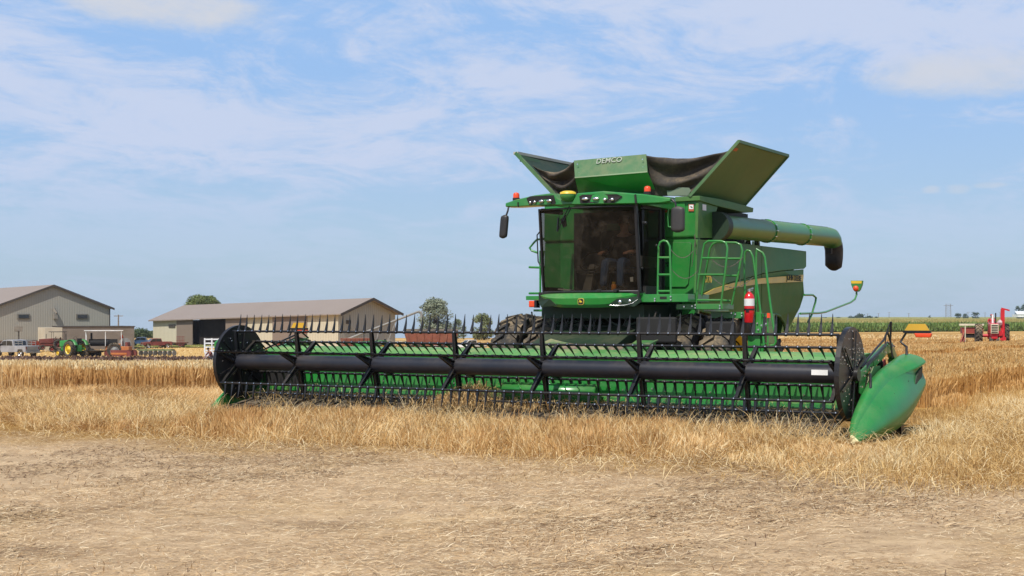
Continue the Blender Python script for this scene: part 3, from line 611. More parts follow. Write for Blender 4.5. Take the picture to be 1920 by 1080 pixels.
MB().box((1.50, 2.45, 1.42), (.70, .1, .42)).build('wheel_shade_block', DARK, CB, bevel=.03); MB().box((2.42, 2.9, 1.34), (.5, .1, .44)).build('wheel_shade_block', DARK, CB, bevel=.03); MB().plate([L(px, py, x=-5.46) for px, py in ((401, 642), (413, 633), (414, 690), (407, 694), (398, 684), (402, 668))], (.05, 0, 0)).build('divider_bracket', GREEN, CB, bevel=.01); MB().box((-4.85, .80, .68), (.75, .1, .45)).build('drive_cover', DARK, CB, bevel=.03)  # the two dark boxes at the right tires are added to imitate shade
for x in (-.95, 1.50): tire((x, 7.55, .66), .68, .46, CB, YEL, 18)
# cab
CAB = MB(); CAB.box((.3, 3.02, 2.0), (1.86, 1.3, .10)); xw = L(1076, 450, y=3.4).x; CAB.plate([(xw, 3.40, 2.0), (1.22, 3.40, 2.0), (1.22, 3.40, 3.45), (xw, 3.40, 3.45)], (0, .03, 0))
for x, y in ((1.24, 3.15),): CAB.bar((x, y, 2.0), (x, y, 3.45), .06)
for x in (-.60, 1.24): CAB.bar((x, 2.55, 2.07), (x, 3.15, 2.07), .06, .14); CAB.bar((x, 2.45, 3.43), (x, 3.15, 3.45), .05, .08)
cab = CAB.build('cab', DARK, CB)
def wy(x): return 2.28 + .17 * abs((x - .32) / .9) ** 2.4
mb = grid(lambda u, v: Vector((-.56 + 1.76 * u, wy(-.56 + 1.76 * u) - .13 * v, 2.045 + 1.375 * v)), 24, 6); mb.build('windshield', GLASS, cab, fix=False)
for xa, xb in ((-.573, -.565), (1.195, 1.215)):
    x = (xa + xb) / 2; q = MB(); q.bar((x, wy(x), 2.03), (x - .01, wy(x) - .13, 3.45), xb - xa + .02, .06); q.build('pillar', BLACK, cab)
mb = MB(); mb.tube([(-.55 + 1.75 * i / 20, wy(-.55 + 1.75 * i / 20) - .01, 2.05) for i in range(21)], .020, 6); mb.build('windshield_seal', BLACK, cab); mb = MB(); mb.tube([(-.55 + 1.75 * i / 20, wy(-.55 + 1.75 * i / 20) - .14, 3.425) for i in range(21)], .018, 6); mb.build('windshield_seal', BLACK, cab)
for x in (-.61, 1.25):
    q = MB(); q.add([(x, 2.5, 2.14), (x, 3.12, 2.14), (x, 3.12, 3.38), (x, 2.42, 3.38)], [(0, 1, 2, 3)]); q.build('side_window', GLASSC if x < 0 else GLASS, cab)
q = MB(); q.plate([(L(1138, 405, y=3.39).x, 3.39, 3.02), (L(1176, 405, y=3.39).x, 3.39, 3.02), (L(1176, 405, y=3.39).x, 3.39, 3.24), (L(1138, 405, y=3.39).x, 3.39, 3.24)], (0, -.01, 0)); q.build('rear_window', paint('greenish_rear_pane', (.06, .17, .07), .3, .3), cab)
mb = MB(); n = 24; rings = []
for i in range(n + 1):
    u = i / n; x = -.66 + 1.92 * u; e = abs(2 * u - 1); yf = 2.14 + .30 * e ** 3; zb = 1.785 + .17 * e ** 4; zt = 2.03 - .005 * e
    rings.append([Vector((x, yf + .05, zb)), Vector((x, yf, zb + .05)), Vector((x, yf - .02, (zb + zt) / 2 + .03)), Vector((x, yf + .05, zt - .01)), Vector((x, yf + .13, zt)), Vector((x, 2.7, zt)), Vector((x, 2.7, zb))])
mb.loft(rings, 0, True, False); fas = mb.build('cab_fascia', GREEN, CB, bevel=0)
def yfas(x): e = abs(2 * (x + .66) / 1.92 - 1); return 2.14 + .30 * e ** 3
for sx in (1, -1):
    q = MB(); c = .3 + sx * .68; P = [(.46, 1.815), (.62, 1.93), (.93, 1.97), (.95, 1.88), (.86, 1.80)]
    P = [(.3 + sx * a, yfas(.3 + sx * a) - .028, z) for a, z in P]; q.plate(P, (0, .03, 0))
    q.build('lamp_pod', DARKG, fas)
    q = MB()
    for a, z, r in ((.66, 1.875, .035), (.80, 1.89, .028)): q.ball((.3 + sx * a, yfas(.3 + sx * a) - .03, z), (r, .02, r))
    if sx > 0: q.tube([(.3 + sx * a, yfas(.3 + sx * a) - .03, z) for a, z in ((.50, 1.825), (.60, 1.815), (.72, 1.82), (.83, 1.85), (.90, 1.91))], [.003, .011, .008, .005, .002], 6); q.build('fog_lamp_glint', CHROME, fas)  # chrome tube on this pod is a highlight modelled as a part
# badge: rounded dark shield with a leaping deer
ex, ez = L(1090, 567, y=2.13).x, 1.885
def rrect(cx_, cz_, w, h, r, y, n=5): return [Vector((cx_ + sx * (w / 2 - r) + r * math.cos(t), y, cz_ + sz * (h / 2 - r) + r * math.sin(t))) for sx, sz, t0 in ((1, 1, 0), (-1, 1, 90), (-1, -1, 180), (1, -1, 270)) for t in [R(t0 + 90 * k / n) for k in range(n + 1)]]
mb = MB(); mb.plate(rrect(ex, ez, .112, .108, .035, 2.108), (0, .02, 0), 0); mb.plate(rrect(ex, ez, .096, .092, .028, 2.104), (0, .01, 0), 1)
deer = [(-38, -14), (-30, -8), (-16, -10), (-4, -6), (4, -14), (0, -24), (8, -22), (12, -12), (16, -4), (30, -14), (34, -10), (20, 4), (8, 10), (-2, 12), (-10, 22), (-2, 26), (-4, 30), (-14, 26), (-20, 32), (-24, 28), (-20, 20), (-16, 8), (-14, 0), (-26, 0), (-40, -8)]
mb.plate([(ex + a * .00095, 2.100, ez + b * .00105) for a, b in deer], (0, .006, 0), 2); mb.build('badge', [YSTR, DARK, YEL], fas)
# roof
RS = [(948, 380, 388), (966, 374, 388), (1000, 366, 386), (1031, 362, 385), (1035, 362, 385), (1046, 372, 385), (1056, 376, 385), (1074, 376, 384), (1082, 362, 384), (1130, 358, 383), (1198, 363, 382), (1202, 363, 382), (1235, 368, 381), (1256, 371, 378)]
def yr(px): return 2.10 + .32 * abs((px - 1100) / 155) ** 2.5
rings = []
for px, a, b in RS:
    y = yr(px); p, q = L(px, a, y=y), L(px, b, y=y); bk = 3.65 if 1032 < px < 1200 else y + .24
    rings.append([q + Vector((0, .03, 0)), q + Vector((0, 0, .012)), p - Vector((0, 0, .015)), p + Vector((0, .03, 0)), Vector((p.x, bk, p.z + (.05 if bk > 3.5 else 0))), Vector((p.x, bk, q.z))])
mb = MB(); mb.loft(rings, 0, True, False); roof = mb.build('cab_roof', GREEN, CB, bevel=.008)
mb = MB(); mb.plate([L(px, py, y=yr(px) - .006) for px, py in ((987, 372), (994, 368), (1038, 366), (1042, 380), (1040, 383), (992, 384))], (0, .02, 0)); mb.build('light_recess', DARK, roof); mb = MB(); mb.plate([L(px, py, y=yr(px) - .006) for px, py in ((1086, 368), (1092, 365), (1156, 364), (1166, 368), (1150, 380), (1088, 381))], (0, .02, 0)); mb.build('light_recess', DARK, roof)
for px, py, w in ((995, 380, .022), (1003, 379, .03), (1015, 377.5, .05), (1030, 376.5, .055), (1097, 373, .066), (1117, 372.5, .06), (1134, 374, .034), (1148, 374, .034)):
    q = MB(); c = L(px, py, y=yr(px) - .02); q.ball(c, (w, .03, .030), 14); q.build('work_light', CHROME, roof)
mb = MB(); mb.plate([L(px, py, y=yr(px) - .012) for px, py in ((1189, 365), (1192, 364), (1194, 381), (1190, 381))], (0, .03, 0)); mb.plate([L(px, py, y=yr(px) - .012) for px, py in ((970, 379), (972, 379), (972, 388), (970, 388))], (0, .03, 0)); mb.build('roof_trim', DARK, roof)
for px, py, y in ((968, 368, 2.5), (1214, 356, 2.75)):
    c = L(px, py, y=y); q = MB(); q.cyl(c + Vector((0, 0, -.09)), c + Vector((0, 0, -.03)), .062, 16); b0 = q.build('beacon', DARK, roof); q = MB(); q.tube([c + Vector((0, 0, z)) for z in (-.03, .03, .055, .065)], [.055, .055, .042, .01], 16); q.build('beacon_lens', ORAN, b0)
c = L(1065, 368, y=2.12); mb = MB(); mb.tube([c + Vector((0, 0, z)) for z in (-.09, -.07, .0, .03)], [.05, .10, .135, .13], 20); g = mb.build('guidance_receiver', GREEN, roof)
mb = MB(); mb.tube([c + Vector((0, 0, z)) for z in (.03, .065, .085)], [.138, .13, .08], 20); mb.build('receiver_cap', YEL, g)
def mirror(px, y, top, bot, w, off):
    a, b = L(px, top, y=y), L(px, bot, y=y); q = MB(); n = 18; rings = []
    for k in range(n + 1):
        t = k / n; z = b.z + (a.z - b.z) * t; f = (1 - abs(2 * t - 1) ** 9) ** .5 * .75 + .25; xx = a.x + (b.x - a.x) * (1 - t) + off * (t - .5)
        rings.append([Vector((xx + w / 2 * f * math.copysign(abs(math.cos(s)) ** .6, math.cos(s)), y + .05 * f * math.sin(s), z)) for s in [2 * math.pi * i / 24 for i in range(24)]])
    q.loft(rings); return q.build('mirror', paint('mirror_plastic', (.022, .022, .024), .5, .15), CB)
m_ = mirror(945, 2.35, 403, 447, .15, .04); q = MB(); q.tube([L(954, 386, y=2.42), L(952, 396, y=2.38), L(949, 404, y=2.36)], .016, 8); q.build('mirror_arm', BLACK, m_)
m_ = mirror(1271, 2.45, 387, 436, .23, -.0); q = MB(); q.tube([L(px, py, y=2.5) for px, py in ((1250, 374), (1260, 374), (1266, 380), (1268, 390))], .018, 8); q.tube([L(px, py, y=2.55) for px, py in ((1254, 390), (1252, 405), (1253, 425), (1262, 427))], .010, 6, 1); q.build('mirror_arm', [BLACK, GREEN], m_)
# cab interior
mb = MB(); c = L(1108, 520, y=2.6); mb.bar((c.x, 2.5, 2.05), (c.x, 2.68, 2.50), .16, .14, 0, .09, .08)
mb.tube([(c.x + .21 * math.cos(t), 2.66 + .12 * math.sin(t), 2.57 + .16 * math.sin(t)) for t in [2 * math.pi * k / 20 for k in range(21)]], .016, 6, 1); mb.build('steering_column', [paint('interior_grey', (.16, .15, .13), .7, .1), DARK], cab)
sx = L(1140, 470, y=3.0).x
mb = MB(); mb.box((sx, 2.95, 2.42), (.52, .5, .14)); mb.box((sx, 3.22, 2.78), (.48, .12, .66), (R(-8), 0, 0)); mb.box((sx, 2.95, 2.2), (.3, .3, .34)); mb.build('seat', paint('seat_cloth', (.06, .052, .045), .9, 0), cab, bevel=.03)
mb = MB(); mb.box((1.02, 3.0, 2.55), (.22, .6, .18)); mb.box((.98, 2.72, 2.90), (.2, .04, .16)); mb.box((-.1, 3.3, 2.3), (.4, .4, .4)); mb.plate([(.0, 2.5, 2.36), (.85, 2.5, 2.36), (.85, 2.52, 2.36), (.0, 2.52, 2.36)], (0, 0, .02)); mb.build('console', paint('console_plastic', (.05, .045, .04), .6, .1), cab, bevel=.01)
mb = MB(); mb.plate([L(1046, 541, y=2.45), L(1070, 543, y=2.45), L(1070, 545, y=2.45), L(1046, 543.5, y=2.45)], (0, .15, 0)); mb.plate([L(1181, 520, y=2.44), L(1187, 519, y=2.44), L(1187, 528, y=2.44), L(1182, 528, y=2.44)], (0, .01, 0)); mb.build('paper_card', WHITE, cab)
mb = MB()
for pts in (((1068, 386), (1060, 400), (1046, 432)), ((1072, 388), (1066, 398), (1056, 415)), ((1059, 398), (1050, 400), (1047, 410), (1051, 428))): mb.tube([L(px, py, y=2.16) for px, py in pts], .009 if len(pts) < 4 else .004, 6)
mb.bar(L(1047, 408, y=2.15), L(1045, 434, y=2.15), .02, .03); mb.plate([L(px, py, y=2.9) for px, py in ((1050, 412), (1060, 403), (1062, 424), (1056, 427))], (0, .02, 0)); mb.build('wiper', BLACK, cab)
mb = MB()
for px, py, r in ((1198, 500, .03), (1196, 508, .025), (1204, 503, .02), (1199, 515, .02), (1210, 418, .03), (1206, 417, .02), (1231, 460, .02), (1237, 461, .018)): mb.ball(L(px, py, y=2.42), r, 8)
mb.bar(L(1195, 400, y=2.33), L(1200, 500, y=2.42), .02, .03); mb.build('door_hinges', BLACK, cab)
# tank front wall and upper side
mb = MB(); z0 = 2.99; bl, br = -1.28, 1.70
mb.hexa([(bl, 3.68, 1.55), (br, 3.68, 1.55), (br, 3.80, 1.55), (bl, 3.80, 1.55), (bl + .05, 3.68, z0), (br + .02, 3.68, z0), (br + .02, 3.80, z0), (bl + .05, 3.80, z0)])
mb.build('tank_front_wall', GREEN, CB, bevel=.03)
mb = MB(); mb.hexa([(bl + .05, 3.64, z0 - .01), (1.745, 3.64, z0 - .01), (1.745, 3.85, z0 - .01), (bl + .05, 3.85, z0 - .01), (bl + .05, 3.66, 3.66), (1.735, 3.66, 3.66), (1.735, 3.85, 3.66), (bl + .05, 3.85, 3.66)]); fw = mb.build('upper_front_panel', GREEN, CB, bevel=.03)
mb = MB(); P = [L(px, py, y=3.672) for px, py in ((1247, 457), (1249, 454), (1294, 455), (1297, 458), (1291, 532), (1286, 538), (1248, 538), (1244, 532))]; mb.plate(P, (0, -.018, 0)); mb.tube(P + [P[0]], .007, 5, 1); mb.bar(L(1247, 493, y=3.65), L(1256, 493, y=3.65), .03, .02, 1); mb.box(L(1252, 498, y=3.65), (.02, .02, .04), mi=1); mb.build('access_door', [GREEN, DARKG], CB, bevel=.006)
mb = MB(); mb.plate([L(px, py, y=3.63) for px, py in ((1253, 373), (1280, 374), (1284, 380), (1284, 430), (1254, 430))], (0, .03, 0)); mb.build('recessed_panel', GREEN, fw, bevel=.01)
for px, py in ((1246, 391), (1296, 389)):
    q = MB(); q.plate([L(px + a, py + b, y=3.634) for a, b in ((-5, -6), (5, -6), (5, 7), (-5, 7))], (0, .004, 0), 0); q.plate([L(px + a, py + b, y=3.631) for a, b in ((-4, -5), (4, -5), (4, 3), (-4, 3))], (0, .004, 0), 1); q.plate([L(px + a, py + b, y=3.629) for a, b in ((-2, -3), (2, -1), (3, 1), (-1, 0))], (0, .004, 0), 2); q.build('warning_sticker', [paint('sticker_red', (.45, .10, .04), .5, .2), WHITE, DARK], fw)
mb = MB(); X = 1.745
mb.plate([L(px, py, x=X) for px, py in ((1310, 371), (1352, 377), (1347, 384), (1343, 396), (1343, 446), (1308, 446))], (-.05, 0, 0)); us = mb.build('upper_side_panel', GPANEL, CB)
q = MB(); q.plate([L(px, py, x=X + .004) for px, py in ((1317, 383), (1324, 384), (1324, 395), (1317, 394))], (.003, 0, 0)); q.build('warning_sticker', WHITE, us)
mb = MB(); mb.plate([L(px, py, x=1.78) for px, py in ((1312, 367), (1350, 373), (1400, 386), (1413, 390), (1412, 398), (1398, 399), (1344, 386), (1312, 376))], (-.45, 0, 0)); mb.build('tank_rim', GPANEL, CB, bevel=.008)
mb = MB(); mb.box((.85, 5.6, 3.25), (.9, 3.3, .75)); mb.build('grain_tank', DARK, CB)
# open tank flaps with tarp corners
mb = MB(); hx = 1.60
def flap(mb, A, B, C, D, t, mi=0): mb.plate([A, B, C, D], t, mi)
A, B, C, D = L(1293, 368, x=1.60), L(1396, 385, x=1.62), L(1478, 292, x=2.42), L(1385, 265, x=2.42)
flap(mb, A, B, C, D, (-.03, 0, -.0)); mb.bar(D, C, .04, .05); mb.bar(A, D, .035, .05); mb.bar(B, C, .035, .05); fl = mb.build('tank_flap', GTANK, CB, label='open side flap of the grain tank, dusty olive outside')
q = MB(); q.plate([A + (D - A) * .84 + (B - A) * .03 + Vector((.004, 0, 0)), A + (D - A) * .84 + (B - A) * .09 + Vector((.004, 0, 0)), A + (D - A) * .89 + (B - A) * .09 + Vector((.004, 0, 0)), A + (D - A) * .89 + (B - A) * .03 + Vector((.004, 0, 0))], (.004, 0, 0)); q.build('warning_sticker', paint('sticker_red', (.45, .10, .04), .5, .2), fl)
mb = MB(); P1 = [L(px, py, y=3.62) for px, py in ((1080, 362), (1228, 366))]; cr = [L(px, py, y=3.22) for px, py in ((1078, 333), (1214, 322))]; tp = [L(px, py, y=3.36) for px, py in ((1076, 301), (1211, 289))]
mb.plate([P1[0] + Vector((0, .10, 0)), P1[1] + Vector((0, .10, 0)), cr[1], cr[0]], (0, .02, 0), 1); mb.plate([cr[0], cr[1], tp[1], tp[0]], (0, .02, 0), 0); mb.bar(cr[0], cr[1], .02, .02, 2)
for px, py in ((1083, 308), (1086, 324), (1205, 299), (1206, 314)): mb.bolt(L(px, py, y=3.27), (0, -1, .1), .012, 3)
ff = mb.build('tank_flap', [GDUST, GREEN, paint('worn_edge', (.25, .34, .2), .6, .4), CHROME], CB, label='front flap of the grain tank with white lettering')
mid_ = (cr[0] + cr[1] + tp[0] + tp[1]) / 4; c = L(1142, 301, y=3.315)
text_mesh('lettering', 'DEMCO', .135, paint('faded_white', (.34, .38, .32), .6, .3), ff, basis(tp[1] - tp[0], tp[0] - cr[0], c), .003, .001, 1.05)
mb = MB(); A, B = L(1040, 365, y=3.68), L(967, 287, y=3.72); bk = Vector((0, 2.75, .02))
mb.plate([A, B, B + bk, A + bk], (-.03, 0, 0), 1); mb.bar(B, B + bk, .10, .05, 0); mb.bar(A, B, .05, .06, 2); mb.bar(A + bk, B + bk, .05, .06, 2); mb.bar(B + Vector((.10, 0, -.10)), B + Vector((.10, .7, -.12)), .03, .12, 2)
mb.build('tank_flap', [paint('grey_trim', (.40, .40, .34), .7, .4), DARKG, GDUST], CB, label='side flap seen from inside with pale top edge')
def tarp(A0, A1, B0, B1, nm, sag, lab):   # A bottom/top at one side, B bottom/top at the other
    def fn(u, v):
        p = A0.lerp(B0, u).lerp(A1.lerp(B1, u), v); w = 4 * u * (1 - u)
        return p + Vector((.05 * math.sin(v * 13 + u * 2.5) * w, .07 * math.sin(v * 11 + 1.7 * math.sin(u * 4)) * w + .02 * noise.noise(p * 6), (-sag * v * w) + .015 * noise.noise(p * 4)))
    o = grid(fn, 30, 26).build(nm, FABRIC, CB, fix=False, label=lab); s = o.modifiers.new('t', 'SOLIDIFY'); s.thickness = .006; return o
A0, A1 = L(1222, 368, y=3.62), L(1205, 290, y=3.36); fr = L(1293, 368, x=1.60); ft = L(1385, 265, x=2.42)
tarp(A0, A1, fr + Vector((0, .02, 0)), fr.lerp(ft, .84) + Vector((-.02, .02, 0)), 'corner_tarp', .10, 'sagging black tarp corner beside the open side flap')
q = MB(); w = [L(px, py, y=3.60) for px, py in ((1250, 354), (1255, 350), (1292, 352), (1296, 357), (1290, 367), (1252, 367))]; q.plate(w, (0, -.006, 0)); q.build('tarp_window', paint('cloudy_pane', (.13, .18, .12), .4, .5), CB)
tarp(L(1084, 362, y=3.70), L(1077, 303, y=3.38), A + Vector((.06, .02, 0)), A.lerp(B, .72) + Vector((.06, .1, 0)), 'corner_tarp', .16, 'black tarp corner behind the roof')
# unloading auger
X = 1.80; a0, a1 = Vector((X, 4.35, 3.20)), Vector((X, 10.85, 3.36)); ad = (a1 - a0).normalized()
mb = MB(); mb.cyl(a0, a1, .205, 40)
mb.tube([a1, a1 + Vector((0, .16, -.005)), a1 + Vector((0, .30, -.06)), a1 + Vector((0, .38, -.16))], [.205, .205, .20, .19], 32)
mb.cyl(a0 - ad * .1, a0 + ad * .12, .25, 32, 1)
for f in (.39, .715):
    c = a0.lerp(a1, f); mb.cyl(c - ad * .012, c + ad * .012, .225, 32, 2); mb.cyl(c + ad * .022, c + ad * .04, .225, 32, 2)
    for k in range(12): t = 2 * math.pi * k / 12; mb.cyl(c + Vector((.215 * math.cos(t), -.03, .215 * math.sin(t))), c + Vector((.215 * math.cos(t), .06, .215 * math.sin(t))), .012, 6, 3)
for i in range(26): c = a0.lerp(a1, .35 + i * .025) + Vector((0, 0, .205)); mb.bar(c, c + ad * .09, .03, .015, 1)
au = mb.build('unloading_auger', [GTUBE, DARKG, GREEN, CHROME], CB)
mb = MB(); e = a1 + Vector((0, .36, -.14)); mb.tube([e, e + Vector((0, .07, -.12)), e + Vector((0, .07, -.3)), e + Vector((0, .03, -.46)), e + Vector((0, .0, -.50))], [.20, .195, .19, .18, .12], 24); mb.box(e + Vector((0, -.30, -.16)), (.12, .12, .12)); mb.build('rubber_spout', RUBD, au)
mb = MB(); 
for i in range(6): y = 6.2 + i * .22; mb.bar((1.5, y, 2.9), (1.5 + random.uniform(-.1, .1), y + random.uniform(-.2, .2), 3.08), .05)
mb.box((1.3, 6.6, 2.92), (.5, 1.4, .12)); mb.cyl((1.6, 6.9, 2.9), (1.6, 6.9, 3.1), .04); mb.build('auger_cradle', DARKG, CB)
# big side panels, stripe, lettering
def sidepoly(mb, pts, t=-.035, mi=0): return mb.plate([L(px, py, x=x) for px, py, x in pts], (t, 0, 0), mi)
mb = MB(); sidepoly(mb, [(1308, 449, 1.745), (1345, 451, 1.75), (1400, 457, 1.75), (1428, 461, 1.75), (1428, 514, 1.80), (1372, 529, 1.80), (1320, 548, 1.79), (1304, 556, 1.76)])
mb.build('front_side_panel', GPANEL, CB, bevel=.01)
mb = MB(); sidepoly(mb, [(1428.6, 461, 1.75), (1455, 464, 1.75), (1512, 471, 1.75), (1512, 500, 1.80), (1508, 504, 1.81), (1470, 507, 1.81), (1428.6, 513, 1.80)]); mb.build('rear_side_panel', GPANEL, CB, bevel=.01)
mb = MB(); sidepoly(mb, [(1304, 556.5, 1.76), (1320, 549, 1.79), (1372, 530, 1.80), (1428, 515, 1.80), (1428, 600, 1.68), (1385, 601, 1.66), (1304, 582, 1.66)]); mb.build('front_skirt_panel', GPANEL, CB, bevel=.01)
mb = MB()
lowp = [(1428.6, 514, 1.79), (1470, 508, 1.78), (1507, 505, 1.77), (1506, 527, 1.80), (1508, 552, 1.80), (1500, 577, 1.74), (1480, 614, 1.66), (1474, 624, 1.64), (1470, 606, 1.66), (1462, 594, 1.68), (1453, 589, 1.69), (1444, 591, 1.69), (1438, 600, 1.67), (1428.6, 600, 1.68)]
sidepoly(mb, lowp); ar = [L(px, py, x=1.69) for px, py in ((1438, 602), (1444, 592), (1453, 589), (1462, 593), (1470, 605), (1474, 622))]; mb.tube(ar, .03, 8); mb.build('rear_skirt_panel', GPANEL, CB, bevel=.006)
mb = MB(); sidepoly(mb, [(1321, 551, 1.812), (1340, 541, 1.815), (1375, 530.5, 1.82), (1428, 521.5, 1.825), (1507, 515, 1.83), (1506, 528, 1.83), (1428, 532, 1.825), (1380, 539, 1.82), (1345, 549, 1.815), (1324, 554, 1.812)], -.02); st = mb.build('side_stripe', YSTR, CB)
c0, c1 = L(1470, 523, x=1.834), L(1506, 521, x=1.834)
text_mesh('lettering', 'JOHN DEERE', .16, DARKG, st, basis((0, 1, 0), (0, 0, 1), L(1489, 521.5, x=1.835)), .003, .002)
text_mesh('lettering', 'S770', .17, YEL, CB, basis((0, 1, 0), (0, 0, 1), L(1328, 524, x=1.800)), .003, .004)
mb = MB(); mb.plate([(1.3, 9.2, 1.3), (-.8, 9.2, 1.3), (-.8, 9.3, 3.0), (1.6, 9.35, 3.0)], (0, .03, 0)); mb.plate([(-1.15, 3.8, 1.5), (-1.15, 9.2, 1.5), (-1.15, 9.2, 3.0), (-1.15, 3.8, 3.0)], (.03, 0, 0)); mb.plate([(-1.1, 3.8, 2.95), (1.7, 3.8, 2.92), (1.7, 9.3, 2.98), (-1.1, 9.3, 3.0)], (0, 0, .01)); mb.build('body_shell', GPANEL, CB)
# platforms, rails, ladder
def pbox(mb, px0, py0, px1, py1, y, d=.3, mi=0, t=None):
    a, b = L(px0, py0, y=y), L(px1, py1, y=y); mb.plate([(a.x, y, a.z), (b.x, y, a.z), (b.x, y, b.z), (a.x, y, b.z)], (0, d, 0), mi)
mb = MB(); pbox(mb, 1197, 552, 1290, 566, 2.45, .9); mb.build('cab_platform', GREEN, CB, bevel=.006)
mb = MB(); pbox(mb, 1268, 570, 1355, 580, 2.75, .5); mb.plate([(2.16, 2.77, 1.80), (2.16, 3.9, 1.80), (2.16, 3.9, 1.72), (2.16, 2.77, 1.72)], (.02, 0, 0)); mb.build('side_platform', GREEN, CB, bevel=.006)
mb = MB(); pbox(mb, 1333, 585, 1398, 597, 3.2, .3); mb.build('ladder_platform', GREEN, CB, bevel=.006)
q = MB()
for px, py, y in ((1228, 560, 2.44), (1228, 564, 2.44), (1258, 556, 2.44), (1258, 562, 2.44), (1283, 575, 2.74), (1298, 574, 2.74), (1304, 572, 2.74), (1304, 577, 2.74), (1350, 573, 2.74), (1350, 578, 2.74), (1372, 587, 3.19), (1379, 589, 3.19), (1391, 587, 3.19), (1391, 592, 3.19)): q.bolt(L(px, py, y=y), (0, -1, 0), .014, 0)
q.build('bolt_heads', CHROME, CB)
q = MB(); pbox(q, 1237, 556, 1250, 561, 2.447, .004, 0); q.build('name_plate', DARK, CB)
q = MB(); pbox(q, 986, 555, 1040, 562, 2.5, .6); pbox(q, 1000, 580, 1036, 584, 2.6, .3); q.build('left_platform', GREEN, CB, bevel=.005)
q = MB(); pbox(q, 991, 564, 1002, 576, 2.5, .1); q.build('side_lamp', ORAN, CB, bevel=.015); q = MB(); pbox(q, 1001.5, 563, 1006, 577, 2.5, .12); q.build('lamp_housing', BLACK, CB)
def rail(paths, name, mat=GREEN, r=.019):
    mb = MB()
    for pl, pts in paths:
        P = [L(px, py, **pl) for px, py in pts]; mb.tube(P, r, 8)
    return mb.build(name, mat, CB)
y = dict(y=2.5)
rail([(y, [(1233, 566), (1234, 500), (1235, 462), (1238, 454), (1244, 451), (1251, 453), (1256, 462), (1257, 500), (1258, 566)]), (y, [(1234, 483), (1257, 483)]), (y, [(1234, 515), (1257, 515)]), (y, [(1233, 546), (1257, 546)])], 'handrail')
y = dict(y=2.8)
rail([(y, [(1305, 578), (1309, 530), (1318, 470), (1321, 457), (1328, 452), (1352, 452), (1361, 455), (1364, 465), (1361, 500), (1351, 578)]), (y, [(1309, 515), (1357, 515)]), (y, [(1316, 484), (1361, 484)]), (y, [(1306, 563), (1352, 563)])], 'handrail')
y = dict(y=3.05)
rail([(y, [(1313, 568), (1320, 530), (1331, 466), (1337, 457), (1345, 454), (1380, 455), (1389, 459), (1392, 470), (1385, 510), (1372, 572)]), (y, [(1361, 485), (1389, 485)]), (y, [(1357, 516), (1382, 517)]), (y, [(1351, 563), (1370, 564)])], 'handrail')
y = dict(y=3.3)
rail([(y, [(1397, 580), (1396, 490), (1397, 473), (1401, 469), (1407, 471), (1412, 482), (1420, 540), (1428, 600), (1433, 655)]), (y, [(1417, 598), (1418, 480), (1419, 467)]), (y, [(1418, 467), (1430, 474), (1434, 482), (1443, 560), (1450, 610), (1455, 640), (1452, 647), (1445, 648)])], 'ladder_handrail', r=.019)
mb = MB(); pbox(mb, 1402, 625, 1425, 665, 3.3, .04); pbox(mb, 1415, 585, 1427, 628, 3.25, .05); pbox(mb, 1427, 588, 1431, 665, 3.35, .3); pbox(mb, 1438, 588, 1441, 662, 3.35, .3)
for k in range(5): pbox(mb, 1427, 592 + k * 17, 1441, 594 + k * 17, 3.35, .25)
for px, py in ((1420, 606), (1428, 610), (1436, 607), (1422, 618)): mb.bolt(L(px, py, y=3.24), (0, -1, 0), .015, 1)
mb.build('ladder', [GREEN, CHROME], CB, bevel=.004)
q = MB(); pbox(q, 1438, 587, 1443, 596, 3.3, .05); q.build('side_lamp', ORAN, CB)
chains = []
def chain(px0, py0, px1, py1, sag, y):
    a, b = L(px0, py0, y=y), L(px1, py1, y=y); mb = MB(); n = 22; P = [a.lerp(b, i / n) - Vector((0, 0, sag * 4 * (i / n) * (1 - i / n))) for i in range(n + 1)]
    for i in range(n):
        d = (P[i + 1] - P[i]); mb.bar(P[i] - d * .1, P[i + 1] + d * .05, .014 if i % 2 else .006, .006 if i % 2 else .014)
    mb.build('safety_chain', [paint('dull_steel', (.18, .16, .13), .5, .2, metal=.6)], CB)
chain(1258, 468, 1300, 470, .12, 2.6); chain(1258, 503, 1308, 508, .14, 2.6); chain(1331, 482, 1393, 482, .16, 2.95); chain(1332, 516, 1412, 520, .18, 3.0); chain(1302, 440, 1306, 476, .0, 3.55); chain(1304, 445, 1297, 500, .02, 3.5); chain(1385, 505, 1388, 530, .0, 3.1)
y = dict(y=2.75)
rail([(y, [(1020, 448), (1007, 449), (1001, 455), (993, 465), (997, 470), (1008, 474)]), (y, [(1013, 470), (1013, 556)]), (y, [(992, 501), (1020, 502)]), (y, [(992, 550), (1012, 550)]), (y, [(1020, 470), (1014, 500)])], 'left_handrail')
rail([(dict(y=2.6), [(1015, 424), (1014, 432), (1007, 441), (1009, 490), (1012, 496), (1022, 500)])], 'grab_bar', BLACK, .012)
